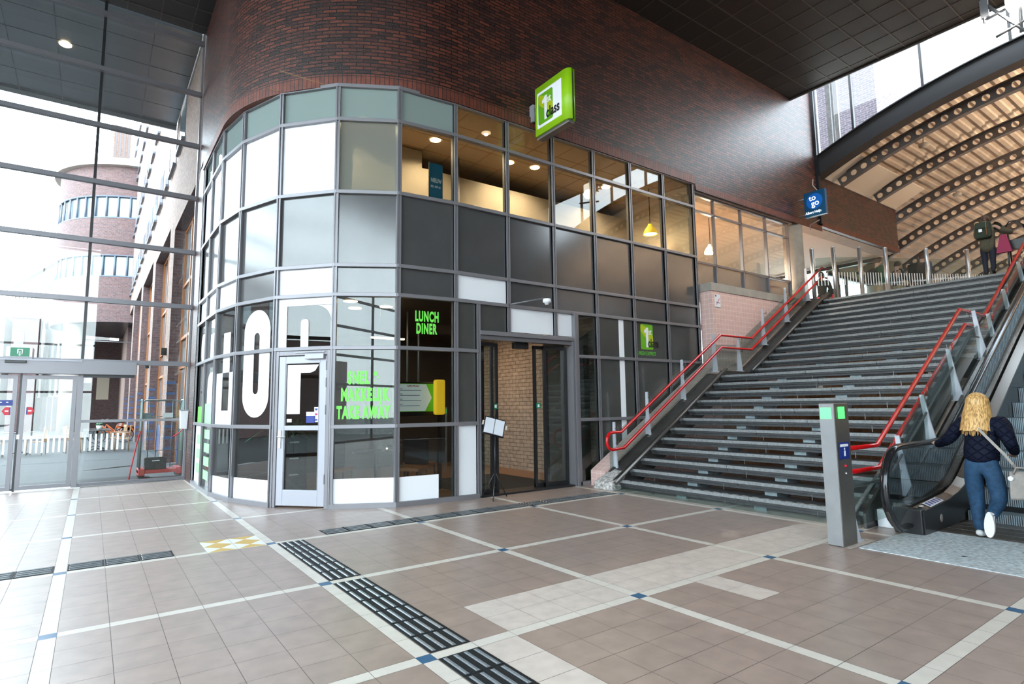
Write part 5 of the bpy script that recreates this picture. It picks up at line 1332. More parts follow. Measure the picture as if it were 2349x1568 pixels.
def bike(x,y,lb):
    b=thing('bicycle',lb,'bicycle',(x,y,0),group='bicycles on the terrace')
    for dx,nm in ((-.52,'wheel'),(.52,'wheel')):
        m=MB(); m.tube([(x+dx+.34*cos(2*PI*k/20),y,.34+.34*sin(2*PI*k/20)) for k in range(20)],.02,6,closed=True)
        for k in range(8): m.tube([(x+dx,y,.34),(x+dx+.33*cos(PI*k/4),y,.34+.33*sin(PI*k/4))],.004,3)
        m.build(nm,'tyre',b)
    m=MB(); m.tube([(x-.52,y,.34),(x-.36,y,.8),(x+.1,y,.36),(x+.52,y,.34)],.028,6); m.tube([(x-.36,y,.78),(x-.1,y,.46),(x+.1,y,.36),(x+.25,y,.86)],.028,6); m.build('bike_frame','orange',b)
    m=MB(); m.prism([(x+.15,.66),(x+.8,.66),(x+.86,.45),(x+.7,.7),(x+.2,.74)],lambda a_,c_,dd:(a_,y+dd,c_),-.05,.05); m.build('rear_guard','orange',b)
    m=MB(); m.tube([(x-.36,y,.8),(x-.4,y,1.02),(x-.3,y-.25,1.06)],.014,6); m.tube([(x-.4,y,1.02),(x-.3,y+.25,1.06)],.014,6); m.build('handlebar','tube_steel',b); MB().sphere((x+.25,y,.9),.1,10,6,(1.2,.7,.4)).build('saddle','tyre',b)
bike(.75,32,'orange city bike parked behind the terrace chairs'); bike(.95,33,'orange city bike standing just behind the first bike')
# roll cage with crate
cg_=thing('roll_cage','empty metal roll cage trolley on a red base against the outside of the glass','trolley',(1.28,15.0,0))
m=MB(); m.box(.86,1.68,14.72,15.3,.10,.17); m.box(.86,.98,14.70,15.32,.06,.20); m.box(1.56,1.68,14.70,15.32,.06,.20); m.build('base','cage_red',cg_,bevel=.01)
for (x,y) in ((.92,14.8),(1.62,14.8),(.92,15.22),(1.62,15.22)): MB().cyl((x,y-.02,.045),(x,y+.02,.045),.055,12).build('castor','tyre',cg_)
def panel(a_,b_):
    a_=Vector(a_); b_=Vector(b_); m=MB(); t=b_-a_
    Z=Vector((0,0,1)); m.tube([a_+Z*.17,a_+Z*1.58,a_+t*.08+Z*1.66,a_+t*.92+Z*1.66,b_+Z*1.58,b_+Z*.17],.019,8)
    for k in range(1,5): m.tube([a_+t*k/5+Z*.17,a_+t*k/5+Z*1.66],.009,5)
    for z in (.55,1.3): m.tube([a_+Z*z,b_+Z*z],.007,5)
    return m
panel((.88,14.75,0),(.88,15.27,0)).build('side_panel','cage_metal',cg_); panel((1.66,14.75,0),(1.66,15.27,0)).build('side_panel','cage_metal',cg_); panel((.9,15.28,0),(1.64,15.28,0)).build('back_panel','cage_metal',cg_)
MB().box(.93,1.08,15.255,15.265,1.25,1.38).build('name_plate','galv',cg_); MB().box(1.30,1.5,15.255,15.265,1.27,1.38).build('name_plate','inox',cg_)
crate(1.18,15.0,.172,'black crate standing on the red base of the roll cage',None)
m=MB(); m.tube([(.86,14.7,1.0),(.80,14.68,.7),(.72,14.65,.2),(.70,14.64,-.01)],.014,5); m.build('hanging_strap','strap_red',None,label='red strap hanging to the ground left of the roll cage',cat='strap')
m=MB(); m.tube([(1.62,14.68,1.22),(1.64,14.66,1.02),(1.56,14.66,.93),(1.46,14.68,.86)],.014,5); m.build('hanging_strap','strap_red',None,label='short red strap hooked on the right side of the roll cage',cat='strap')
# brick tower and lattice mast behind the high window
bt=thing('brick_lift_tower','tall brick tower behind the high window above the arch','building',(24,12,8)); m=MB(); uvbox(m,24,30,8.9,20,8.3,26); m.build('wall','brick_far',bt)
ms=thing('steel_mast','grey steel mast on a bracket in front of the brick tower, behind the high window','mast',(21,9.0,10))
m=MB(); m.box(21.4,21.5,9.20,9.33,10.2,16); m.box(21.4,21.5,9.45,9.60,10.2,16); m.box(21.42,21.48,9.36,9.42,10.4,16); m.build('mast','stringer',ms)
m=MB()
for a_,b_ in (((21.4,9.9,10.1),(21.4,9.0,10.1)),((21.4,9.9,10.1),(21.4,9.9,8.8)),((21.4,9.9,9.0),(21.4,9.1,10.1)),((21.4,9.6,9.7),(21.4,8.8,9.95)),((21.4,9.1,9.9),(21.4,8.7,9.5))): m.tube([a_,b_],.03,4)
m.build('bracket','stringer',ms)
# ================================================================== SIGNS
s=thing('projecting_sign','bright green double-sided 1st class sign sticking out from the dark brick wall','sign',(6.3,7.3,6.6))
SXp=6.3
y0,y1,z0,z1=6.86,7.76,6.22,7.12
rnd=rrect(0,.9,0,.9,.03)
def sgn(u,v,dd): return Vector((SXp-.09-dd,y1-u,z0+v-.0))
# slightly skewed drum: two curved skins either side of a metal core
for sg in (-1,1):
    m=MB(); prof=[(y1,.10),(y0+.12,.10),(y0+.05,.085),(y0+.015,.055),(y0,.018)]
    V=[];F=[]
    for (y,dx) in prof: V+=[(SXp+sg*dx,y,z0),(SXp+sg*dx,y,z1)]
    for i in range(len(prof)-1): F.append((2*i,2*i+1,2*i+3,2*i+2))
    m.add(V,F,True)
    # edge return
    for (zz) in (z0,z1):
        VV=[(SXp+sg*dx,y,zz) for y,dx in prof]+[(SXp+sg*.012,y0+.01,zz),(SXp+sg*.07,y1,zz)]
        m.add(VV,[tuple(range(len(VV)))])
    m.build('green_shell','lime',s)
MB().box(SXp-.07,SXp+.07,y0+.06,y1,z0-.05,z1-.02).build('core','frame_dark',s)
MB().box(SXp-.075,SXp-.06,y0+.05,y1,z0-.055,z0-.03).build('edge_trim','inox',s)
fnW=lambda u,v,dd:Vector((SXp-.1005-dd,y1-u,z0+v))
m=MB(); m.prism([(.06,.12),(.72,.12),(.72,.78),(.06,.78)],fnW,0,.002); m.build('white_field','sign_white',s)
lg=thing('logo',loc=(0,0,0)); lg.parent=s; lg.location=(-.1,0,0)
m=MB()
logo(lambda u,v,dd: fnW(.09+u,.17+v,dd+.003),s,s=.56)
MB().box(SXp-.03,SXp+.03,y1,7.9,z0+.25,z0+.33).build('arm','frame',s); MB().box(SXp-.03,SXp+.03,y1,7.9,z0+.6,z0+.68).build('arm','frame',s); MB().box(SXp-.14,SXp-.1,7.78,7.88,z0+.3,z0+.62).build('bracket','frame_door',s)
s=thing('blue_shop_sign','square blue illuminated to go sign hanging on the brick wall above the stairs','sign',(15.5,7.4,6.7))
bx0=15.46
MB().box(bx0,bx0+.12,7.13,7.69,6.40,7.08).build('box','sign_blue',s,bevel=.006)
fnB=lambda u,v,dd:Vector((bx0-.001-dd,7.69-u,6.40+v))
m=MB(); V=[fnB(.28+.215*cos(2*PI*k/40),.40+.215*sin(2*PI*k/40),.004) for k in range(40)]; m.add(V,[tuple(range(40))]); m.build('disc','disc_blue',s)
text('to',.21,'sign_glow',lambda u,v,dd:fnB(.15+u*.97-v*.15,.42+v+u*.12,.006+dd),parent=s,xs=1.0,bold=.014)
text('go',.22,'sign_glow',lambda u,v,dd:fnB(.20+u*.97-v*.15,.265+v+u*.12,.006+dd),parent=s,xs=1.0,bold=.014)
text('Albert Heijn',.098,'sign_glow',lambda u,v,dd:fnB(.025+u,.075+v,.006+dd),parent=s,xs=.86,bold=.02)
MB().tube([(bx0+.06,7.69,6.95),(bx0+.06,7.88,6.95)],.015,6).build('bracket','frame_door',s); MB().tube([(bx0+.06,7.69,6.5),(bx0+.06,7.88,6.5)],.015,6).build('bracket','frame_door',s)
MB().tube([(bx0+.3,7.45,6.35),(bx0+.55,7.84,6.35),(bx0+.55,7.84,6.2)],.012,6).build('cable','concrete_lt',s)
MB().tube([(bx0+.1,7.35,7.08),(bx0+.15,7.5,7.3),(bx0+.9,7.84,7.75)],.012,6).build('cable','concrete_lt',s)
s=thing('dome_camera','white dome security camera on a thin arm above the shop entrance','camera',(6.1,7.4,3.2))
MB().tube([(5.66,7.93,3.13),(5.70,7.86,3.16),(6.03,7.42,3.22)],.014,6).build('arm','frame_dark',s)
m=MB(); m.lathe((6.07,7.38,3.14),[(0,-.035),(.03,-.03),(.045,0),(.07,.01),(.07,.05),(.06,.07),(0,.07)],20); m.build('dome','panel_white',s)
# menu stand -----------------------------------------------------------
s=thing('menu_stand','black tripod music stand holding menu sheets in front of the shop entrance','stand',(5.12,7.62,0))
cx,cy=5.17,7.64
m=MB(); m.tube([(cx,cy,.25),(cx,cy,1.0)],.011,8); m.build('pole','black_frame',s)
for a_ in (-2.3,.2,2.0): 
    m=MB(); m.tube([(cx,cy,.42),(cx+.12*cos(a_),cy+.12*sin(a_),.22),(cx+.26*cos(a_),cy+.26*sin(a_),.012)],.009,6); m.build('leg','black_frame',s)
tilt=.62
fm=lambda p: Vector((cx-.02,cy-.02,1.10))+Matrix.Rotation(-.45,3,'Z')@(Matrix.Rotation(tilt,3,'X')@Vector((p[0],p[1],p[2])))
f2=lambda p: fm((p[0],0,0)) 
R3=Matrix.Rotation(-.30,3,'Z')@Matrix.Rotation(-.45,3,'X')@Matrix.Rotation(.30,3,'Y')
fm=lambda p: Vector((cx-.03,cy-.03,1.12))+R3@Vector(p)
MB(fm).box(-.17,.17,0,.012,-.15,.15).build('desk','black_frame',s,bevel=.004)
MB(fm).box(-.155,-.005,-.006,0,-.14,.13).build('menu_sheet','paper',s); MB(fm).box(.005,.155,-.006,0,-.14,.13).build('menu_sheet','paper',s)
MB(fm).box(-.17,.17,-.04,.0,-.16,-.15).build('ledge','black_frame',s)
for sx in (-.19,.19): MB(fm).box(sx-.012,sx+.012,-.03,-.006,-.02,.05).build('clip_light','tact_yellow' if 0 else 'concrete_lt',s)
# ================================================================== PEOPLE
def skin(verts,edges,name,mat,parent=None,sub=2,root=0,smooth=True):
    """verts: [(x,y,z,r) or (x,y,z,rx,ry)]"""
    me=D.meshes.new(name); me.from_pydata([v[:3] for v in verts],edges,[])
    ob=D.objects.new(name+'_tmp',me); COL.objects.link(ob)
    md=ob.modifiers.new('s','SKIN'); md.use_smooth_shade=True; md.branch_smoothing=.6
    for i,v in enumerate(verts):
        sv=me.skin_vertices[0].data[i]; sv.radius=(v[3],v[4] if len(v)>4 else v[3]); sv.use_root=(i==root)
    s2=ob.modifiers.new('ss','SUBSURF'); s2.levels=sub; s2.render_levels=sub
    bpy.context.view_layer.update()
    m2=D.meshes.new_from_object(ob.evaluated_get(bpy.context.evaluated_depsgraph_get())); D.objects.remove(ob); D.meshes.remove(me)
    m2.name=name; 
    for p in m2.polygons: p.use_smooth=smooth
    m2.materials.clear(); m2.materials.append(MATS[mat])
    o_=D.objects.new(name,m2); COL.objects.link(o_)
    if parent: o_.parent=parent
    return o_
def person(name_label,loc,rz,H,J,cl,legs=True,hair='short',head_turn=0):
    """figure facing +X locally. J: joint overrides in units of height. y>0 is the left side"""
    j=dict(pel=(0,0,.52),wai=(.0,0,.60),che=(.0,0,.72),nek=(.0,0,.83),hea=(.015,0,.91),top=(.01,0,.955),
      hL=(0,.055,.50),kL=(.02,.06,.28),aL=(0,.06,.045),tL=(.09,.065,.02),hR=(0,-.055,.50),kR=(.02,-.06,.28),aR=(0,-.06,.045),tR=(.09,-.065,.02),
      sL=(0,.105,.80),eL=(-.02,.14,.63),wL=(.04,.13,.49),fL=(.07,.125,.44),sR=(0,-.105,.80),eR=(-.02,-.14,.63),wR=(.04,-.13,.49),fR=(.07,-.125,.44))
    j.update(J); q={k:tuple(c*H for c in v) for k,v in j.items()}
    p=thing('person',name_label,'person',loc,rz)
    names=['pel','wai','che','nek','hea','top','hL','kL','aL','tL','hR','kR','aR','tR','sL','eL','wL','fL','sR','eR','wR','fR']
    rad=dict(pel=(.075,.06),wai=(.065,.055),che=(.075,.06),nek=(.03,.03),hea=(.045,.052),top=(.03,.035),hL=(.045,.045),kL=(.032,.032),aL=(.016,.016),tL=(.010,.010),sL=(.028,.028),eL=(.021,.021),wL=(.014,.014),fL=(.012,.02))
    for k in list(rad): 
        if k.endswith('L'): rad[k[:-1]+'R']=rad[k]
    idx={n_:i for i,n_ in enumerate(names)}
    E_=[('pel','wai'),('wai','che'),('che','nek'),('nek','hea'),('hea','top'),('pel','hL'),('hL','kL'),('kL','aL'),('aL','tL'),('pel','hR'),('hR','kR'),('kR','aR'),('aR','tR'),('che','sL'),('sL','eL'),('eL','wL'),('wL','fL'),('che','sR'),('sR','eR'),('eR','wR'),('wR','fR')]
    body=skin([q[n_]+tuple(r_*H for r_ in rad[n_]) for n_ in names],[(idx[a],idx[b_]) for a,b_ in E_],'body','skin',p)
    def sub_(keys,edges,nm,mat,rd,sb=2):
        ii={k:i for i,k in enumerate(keys)}
        return skin([q[k]+(tuple(r_*H for r_ in rd[k]) if isinstance(rd[k],tuple) else (rd[k]*H,)*2) for k in keys],[(ii[a],ii[b_]) for a,b_ in edges],nm,mat,p,sb)
    b=cl.get('bulk',1.0)
    # trousers
    q['aL2']=tuple(q['kL'][i]+(q['aL'][i]-q['kL'][i])*1.02 for i in range(3)); q['aR2']=tuple(q['kR'][i]+(q['aR'][i]-q['kR'][i])*1.0 for i in range(3))
    sub_(['pel','wai','hL','kL','aL2','hR','kR','aR2'],[('pel','wai'),('pel','hL'),('hL','kL'),('kL','aL2'),('pel','hR'),('hR','kR'),('kR','aR2')],'trousers',cl['trousers'],
      dict(pel=(.082*b,.068*b),wai=(.07*b,.06*b),hL=.060*b,hR=.060*b,kL=.041*b,kR=.041*b,aL2=.031,aR2=.031))
    # jacket
    q['hem']=(q['pel'][0],q['pel'][1],cl.get('hem',.50)*H)
    jb=cl.get('jb',1.0)
    q['wL2']=tuple(q['eL'][i]+(q['wL'][i]-q['eL'][i])*.95 for i in range(3)); q['wR2']=tuple(q['eR'][i]+(q['wR'][i]-q['eR'][i])*.95 for i in range(3))
    sub_(['hem','wai','che','nek','sL','eL','wL2','sR','eR','wR2'],[('hem','wai'),('wai','che'),('che','nek'),('che','sL'),('sL','eL'),('eL','wL2'),('che','sR'),('sR','eR'),('eR','wR2')],'jacket',cl['top'],
      dict(hem=(cl.get('hr',.098)*jb,cl.get('hr',.098)*.9*jb),wai=(.092*jb,.078*jb),che=(cl.get('chr',.096)*jb,cl.get('chd',.078)*jb),nek=(.036,.036),sL=.050*jb,sR=.050*jb,eL=.036*jb,eR=.036*jb,wL2=.026*jb,wR2=.026*jb))
    for sd in 'LR':
        a=Vector(q['a'+sd]); t_=Vector(q['t'+sd]); d_=(t_-a).normalized()
        h_=a-d_*.025*H-Vector((0,0,.02*H))*(1 if abs(d_.z)<.5 else 0)
        skin([tuple(a+Vector((0,0,.01*H)))+(.024*H,),tuple(h_)+(.022*H,),tuple((h_+t_)/2)+(.024*H,.018*H),tuple(t_)+(.022*H,.015*H)],[(0,1),(1,2),(2,3)],'shoe',cl['shoes'],p,2)
    # head: skull, face
    hc=Vector(q['hea'])
    m=MB(); m.sphere(hc+Vector((.008*H,0,.004*H)),.058*H,20,14,(.95,.80,1.12)); 
    m.sphere(hc+Vector((.065*H,0,-.004*H)),.010*H,8,6,(1,.8,1.3))
    for sy in (-1,1): m.sphere(hc+Vector((-.0*H,sy*.047*H,.0)),.013*H,8,6,(.8,.4,1.2))
    m.build('head','skin',p,local=True)
    m=MB()
    for sy in (-1,1): m.sphere(hc+Vector((.056*H,sy*.019*H,.012*H)),.006*H,8,6)
    m.build('eyes','text_black',p,local=True)
    m=MB(); m.sphere(hc+Vector((.056*H,0,-.030*H)),.009*H,8,4,(.5,1.6,.4)); m.build('mouth','wood_orange',p,local=True)
    if hair!='none':
        m=MB()
        r_=.063*H; N_,M_=26,16; V=[];F=[]
        for i in range(M_+1):
            th=PI*.80*i/M_
            for k in range(N_):
                ph=2*PI*k/N_; fr=max(0,cos(ph))
                lim=(.62 if hair=='short' else 1.0); 
                tt=th*(1-.48*fr**1.5)*(.80 if hair=='short' else 1)
                V.append(hc+Vector((.003*H+r_*.98*sin(tt)*cos(ph),r_*.86*sin(tt)*sin(ph),.004*H+r_*1.14*cos(tt))))
        for i in range(M_):
            for k in range(N_): F.append((i*N_+k,i*N_+(k+1)%N_,(i+1)*N_+(k+1)%N_,(i+1)*N_+k))
        m.add(V,F,True); m.build('hair',cl['hair'],p,local=True)
    # hands: palm, four fingers and thumb
    for sd in 'LR':
        w_=Vector(q['w'+sd]); f_=Vector(q['f'+sd]); d_=(f_-w_).normalized(); sg=1 if sd=='L' else -1
        s_=Vector((0,0,1)).cross(d_); s_=s_.normalized() if s_.length>.1 else Vector((1,0,0)); 
        V=[tuple(w_)+(.013*H,.010*H),tuple(w_+d_*.028*H)+(.020*H,.009*H),tuple(w_+d_*.05*H)+(.021*H,.009*H)]; E2=[(0,1),(1,2)]
        cu=cl.get('curl',-.35)
        for k in range(4):
            o_=(k-1.5)*.0105*H; L_=(.036,.042,.040,.031)[k]*H; base=w_+d_*.052*H+s_*o_
            dn=Vector((0,0,1))*cu
            n0=len(V); V+=[tuple(base)+(.0052*H,),tuple(base+d_*L_*.5+dn*L_*.15)+(.0048*H,),tuple(base+d_*L_*.85+dn*L_*.6)+(.0042*H,)]; E2+=[(2,n0),(n0,n0+1),(n0+1,n0+2)]
        n0=len(V); tb=w_+d_*.02*H+s_*.018*H*(-sg)
        V+=[tuple(tb)+(.0062*H,),tuple(tb+d_*.018*H+s_*.014*H*(-sg))+(.0056*H,),tuple(tb+d_*.034*H+s_*.014*H*(-sg))+(.0045*H,)]; E2+=[(1,n0),(n0,n0+1),(n0+1,n0+2)]
        skin(V,E2,'hand','skin',p,1)
    return p,q
# woman stepping onto the escalator
H=1.56
W,q=person('woman with long blonde hair in a quilted navy jacket and jeans stepping onto the escalator',(7.62,2.13,0),0.0,H,
  dict(pel=(.0,.0,.50),wai=(.02,.0,.60),che=(.05,.005,.715),nek=(.075,.01,.82),hea=(.075,.012,.895),top=(.085,.012,.94),
   hL=(0,.062,.48),kL=(.035,.058,.27),aL=(-.005,.045,.05),tL=(.09,.05,.022),hR=(0,-.062,.48),kR=(.01,-.075,.265),aR=(-.165,-.065,.175),tR=(-.20,-.07,.075),
   sL=(.05,.10,.785),eL=(.03,.185,.65),wL=(.17,.31,.60),fL=(.225,.335,.612),sR=(.05,-.10,.785),eR=(-.005,-.165,.64),wR=(.13,-.15,.565),fR=(.18,-.13,.55)),
  dict(trousers='jeans',top='quilt',shoes='shoe_white',hair='blonde',bulk=1.2,jb=1.12,chr=.088,chd=.070,hr=.122,hem=.468,curl=-.25),hair='none')
hc=Vector(q['hea'])
m=MB(); N_,M_=40,22; V=[];F=[]
random.seed(3); jit=[random.uniform(-1,1) for _ in range(N_)]
for i in range(M_+1):
    s_=i/M_
    for k in range(N_):
        ph=2*PI*k/N_; fr=max(0,cos(ph))
        if s_<.4:
            th=PI*.5*(s_/.4); rx=.108*sin(th); z=.118*cos(th); 
        else:
            u_=(s_-.4)/.6; rx=.108+.030*u_+.006*sin(u_*3); z=-.285*u_*(1-.0*fr)-(.012*jit[k]*u_)
        open_=(1-.75*fr**3) if s_>.4 else 1
        rr_=rx*(1+.035*jit[k]*(.3+s_))
        x=rr_*cos(ph)*(1.0 if cos(ph)<0 else .62*open_)-.0-(0.03*max(0,s_-.4) if cos(ph)<0 else 0); y=rr_*sin(ph)*.98
        V.append(hc+Vector((x-.008-(.13*max(0,s_-.4) if cos(ph)<.2 else 0),y+.012*max(0,s_-.4),z+.012)))
for i in range(M_):
    for k in range(N_): F.append((i*N_+k,i*N_+(k+1)%N_,(i+1)*N_+(k+1)%N_,(i+1)*N_+k))
m.add(V,F,True)
m.build('hair','blonde',W,local=True)
m=MB()
for k in range(60):
    ph=PI*.5+PI*(k+random.random())/60; y=.112*sin(ph-PI/2+0)*1.0; 
    ph=PI+ (random.random()-.5)*2.4; 
    p0=hc+Vector((-.105*abs(cos(ph))-.016,.108*sin(ph)*1.0,-.02)); L_=.285+.03*random.random()
    m.tube([p0,p0+Vector((-.055,.004*random.uniform(-1,1),-L_*.5)),p0+Vector((-.085,.02*random.uniform(-1,1)+.12*(p0.y-hc.y),-L_))],[.006,.008,.002],5)
m.build('hair_strands','blonde',W,local=True)
m=MB()
pz=.44*H
for (ya_,yb_) in ((.03,.13),(-.15,-.05)):
    pass
m=MB(); m.tube([(q['wai'][0]-.02,0.0,.50*H),(-.118,0,.47*H)],.003,4); 
# jacket collar and hem
a_=Vector(q['aR']); t_=Vector(q['tR'])
m=MB(); dd_=(t_-a_).normalized(); up_=Vector((-1,0,.25)).normalized(); sd_=Vector((0,1,0))
ctr=a_+dd_*.06+up_*.038
for k in range(1):
    ring=[]
    for j in range(20):
        th=2*PI*j/20; L_=.125*cos(th); wdt=.042*sin(th)*(1+.15*cos(th)); ring.append(ctr+dd_*(L_+.02)+sd_*wdt)
    V=ring+[p_+up_*.022 for p_ in ring]
    m.add(V,[tuple(range(20)),tuple(range(39,19,-1))]+[(i,(i+1)%20,(i+1)%20+20,i+20) for i in range(20)])
m.build('shoe_sole','shoe_white',W,local=True)
# belt of the bag
bg=thing('shoulder_bag','small beige leather shoulder bag hanging at the woman\'s right hip','bag',(7.55,1.80,.62))
f=lambda p: Vector((7.53,1.80,.60))+Matrix.Rotation(.25,3,'Z')@Vector(p)
m=MB(f); m.hexa([(-.07,-.13,-.13),(.07,-.13,-.13),(.07,.10,-.15),(-.07,.10,-.15),(-.03,-.06,.13),(.03,-.06,.13),(.03,.09,.13),(-.03,.09,.13)]); m.build('body','bag',bg,bevel=.02)
m=MB(f); m.tube([(-.05,-.05,.10),(-.06,-.03,.17),(-.05,.03,.17),(-.05,.06,.10)],.008,6); m.tube([(.0,-.08,.08),(.0,-.15,.0),(.0,-.19,-.12)],.010,6); m.build('handle','bag',bg)
MB(f).sphere((-.055,.08,.06),.025,10,8,(.4,1,1)).build('tag','panel_white',bg)
hx=7.62
pts=[(hx+.03,2.24,1.235),(hx-.04,2.20,1.225),(hx-.105,2.10,1.14),(hx-.145,1.98,1.00),(hx-.15,1.90,.90),(hx-.14,1.84,.80),(7.53,1.82,.74)]
m=MB(); V=[];F=[]
for i,p_ in enumerate(pts):
    p_=Vector(p_); d_=(Vector(pts[min(i+1,len(pts)-1)])-Vector(pts[max(i-1,0)])).normalized(); n_=Vector((1,0,0)).cross(d_).normalized()
    V+=[p_+n_*.013,p_-n_*.013,p_-n_*.013+Vector((-.004,0,0)),p_+n_*.013+Vector((-.004,0,0))]
for i in range(len(pts)-1):
    for k in range(4): F.append((i*4+k,i*4+(k+1)%4,(i+1)*4+(k+1)%4,(i+1)*4+k))
m.add(V,F); m.build('strap','bag',bg)
# woman with backpack at the head of the stairs, pushing a walker with bags
W2,q2=person('woman in a long tweed coat with a green backpack at the head of the stairs',(15.2,3.78,4.0),.15,1.36,
  dict(nek=(.01,0,.84),hea=(.02,0,.915),top=(.02,0,.96),sL=(0,.10,.80),eL=(.06,.12,.66),wL=(.19,.07,.66),fL=(.24,.05,.66),sR=(.0,-.105,.80),eR=(.05,-.21,.70),wR=(.17,-.30,.67),fR=(.22,-.32,.67),kL=(.01,.05,.27),aL=(-.03,.045,.045),tL=(.06,.05,.02),kR=(-.02,-.05,.27),aR=(-.10,-.05,.075),tR=(-.03,-.055,.02)),
  dict(trousers='trouser_dk',top='tweed',shoes='shoe_dark',hair='hair_brown',hem=.36,jb=1.38),hair='short')
MB().lathe(Vector((q2['nek'][0],0,q2['nek'][2]-.05)),[(.075,0),(.085,.04),(.07,.09)],18).build('scarf','black_cloth',W2,local=True)
bp_=thing('backpack','dark green backpack with a white label on the back of the woman in tweed','backpack',(14.98,3.74,5.0))
m=MB(); m.box(14.93,15.06,3.64,3.91,4.80,5.14); m.build('body','olive',bp_,bevel=.04); MB().box(14.90,14.94,3.66,3.89,5.0,5.14).build('flap','olive',bp_,bevel=.02); MB().box(14.895,14.903,3.77,3.83,4.93,4.99).build('label','panel_white',bp_)
m=MB(); m.tube([(14.898,3.70,4.85),(14.896,3.70,5.15)],.006,5); m.build('leather_strap','wood_orange',bp_)
wk=thing('walker','black wheeled walker pushed by the woman in the tweed coat','walker',(15.5,3.35,4))
m=MB()
for y in (3.2,3.5): m.tube([(15.35,y,4.95),(15.3,y,5.0),(15.5,y,4.95),(15.6,y,4.15)],.014,6); m.tube([(15.5,y,4.9),(15.35,y,4.12)],.014,6)
m.tube([(15.32,3.2,5.0),(15.30,3.3,5.12),(15.30,3.42,5.12),(15.32,3.5,5.0)],.014,6); m.box(15.38,15.58,3.22,3.48,4.55,4.75); m.build('walker_frame','black_frame',wk)
for (x,y) in ((15.35,3.2),(15.35,3.5),(15.62,3.2),(15.62,3.5)): MB().cyl((x,y-.015,4.09),(x,y+.015,4.09),.09,14).build('wheel','tyre',wk)
for (x,y,lb,s_) in ((15.25,3.52,'magenta shopping bag hanging on the left side of the walker',1),(15.35,3.12,'magenta shopping bag on the right side of the walker behind the red rail',.9)):
    m=MB(); m.hexa([(x-.05,y-.13*s_,4.48),(x+.05,y-.13*s_,4.48),(x+.05,y+.13*s_,4.48),(x-.05,y+.13*s_,4.48),(x-.02,y-.05,4.86),(x+.02,y-.05,4.86),(x+.02,y+.05,4.86),(x-.02,y+.05,4.86)]); m.build('shopping_bag','magenta',None,label=lb,cat='bag')
# travellers behind the glass railing
std=dict()
P1,_=person('young man with a green scarf and black backpack walking behind the glass railing',(18.85,7.35,4.0),1.2-1.9,1.74,dict(kL=(.05,.05,.28),kR=(-.02,-.05,.28)),dict(trousers='cream_trouser',top='green_top',shoes='shoe_dark',hair='hair_brown',hem=.5,jb=1.05))
P2,_=person('dark-haired young man in a teal top behind the third railing post',(19.6,7.1,4.0),-.7,1.68,dict(eR=(.03,-.14,.64),wR=(.13,-.1,.62),fR=(.17,-.09,.64)),dict(trousers='cream_trouser',top='teal_top',shoes='shoe_dark',hair='hair_dark',hem=.5,jb=1.0))
P3,_=person('man in a blue coat with a large dark backpack behind the glass railing',(19.5,6.4,4.0),-.5,1.76,dict(),dict(trousers='trouser_dk',top='blue_top',shoes='shoe_dark',hair='hair_brown',hem=.46,jb=1.15))
P4,_=person('seated person in dark clothes behind the first railing post, seen from the back',(17.5,8.35,3.72),.6,1.62,dict(hL=(0,.06,.48),kL=(.2,.07,.46),aL=(.2,.07,.215),tL=(.28,.07,.19),hR=(0,-.06,.48),kR=(.2,-.07,.46),aR=(.2,-.07,.215),tR=(.28,-.07,.19)),dict(trousers='trouser_dk',top='black_cloth',shoes='shoe_dark',hair='hair_dark',hem=.5,jb=1.05))
def bpack(x,y,z,rz,lb,mat,s_=1,lab=None):
    b=thing('backpack',lb,'backpack',(x,y,z),rz); MB().box(-.10*s_,.10*s_,-.17*s_,.17*s_,0,.46*s_).build('body',mat,b,local=True,bevel=.05); MB().box(-.14*s_,-.09*s_,-.12*s_,.12*s_,.05*s_,.25*s_).build('pocket',lab or mat,b,local=True,bevel=.02); return b
bpack(18.68,7.46,4.88,-.7,'black backpack worn by the man with the green scarf','black_cloth')
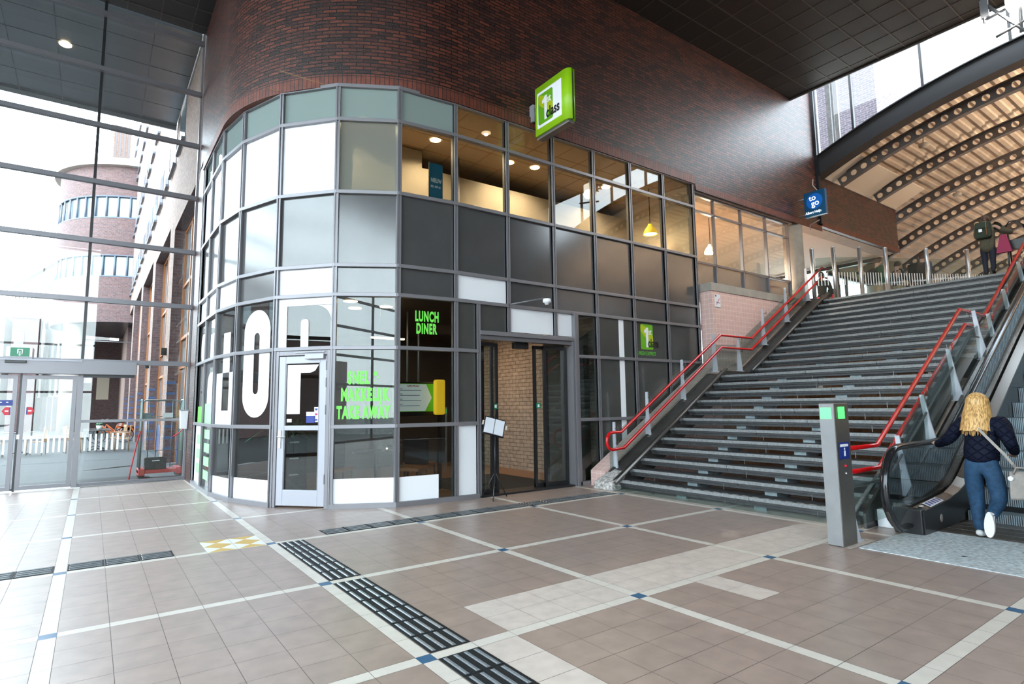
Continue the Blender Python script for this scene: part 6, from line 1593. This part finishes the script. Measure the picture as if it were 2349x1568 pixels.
bpack(19.30,6.50,4.86,-.5,'large dark backpack worn by the man in the blue coat','black_cloth',1.2)
bn_=thing('bench','red-edged bench behind the stair-head railing','bench',(17.9,8.3,4)); MB().box(17.0,19.4,8.15,8.6,4.38,4.46).build('seat','red_rail',bn_); MB().box(17.1,17.2,8.2,8.55,3.99,4.38).build('leg','black_frame',bn_); MB().box(19.2,19.3,8.2,8.55,3.99,4.38).build('leg','black_frame',bn_)
bpack(18.1,8.32,4.46,.6,'black backpack with a red square pocket standing on the bench','black_cloth',.85,'strap_red')
# ================================================================== STATION LAMPS, partly added unseen fill
def uplight(x,y,z,e,lb,c=(1,.82,.62)):  # unseen lamps added to brighten the vault deck from below
    q=thing('uplighter',lb,'lamp',(x,y,z)); MB().box(x-.3,x+.3,y-.15,y+.15,z-.1,z).build('housing','frame',q); MB().box(x-.27,x+.27,y-.12,y+.12,z,z+.005).build('diffuser','lamp_warm',q)
    light('tube','AREA',(x,y,z+.03),e,c,.5,rot=(PI,0,0),parent=q,sy=.25)
for k,x in enumerate((20,27,34,42)): uplight(x,-1.5,6.6,1500,['uplighter on the concourse side nearest the stairs, outside the frame','second uplighter along the concourse side','third uplighter along the concourse side','last uplighter along the concourse side'][k])
for i,(x,y) in enumerate(((16.5,9.6),(18.7,9.6),(20.9,9.6))): downlight(x,y,6.62,'recessed light in the lobby ceiling, %s from the stairs'%('first','second','third')[i],en=3800,c=(1,.86,.66),r_=.1)
for i,(x,y) in enumerate(((3.5,1.0),(9.5,1.5),(3.5,-4.5),(9.5,-4.5),(-3,3))): downlight(x,y,9.885,'round hall ceiling lamp, '+('above the camera','above the escalator side','behind the camera on the left','behind the camera on the right','near the left glazing')[i],en=90,r_=.15,c=(1,.85,.68))  # fill lamps added to the hall ceiling, out of view
for i,(x,y) in enumerate(((17.5,3.5),(19.5,6.5),(20.5,1.5))): downlight(x,y,3.64,'recessed light in the low passage under the concourse, %s'%('nearest the stairs','by the tiled wall','at the lit shop window')[i],en=60,r_=.12)
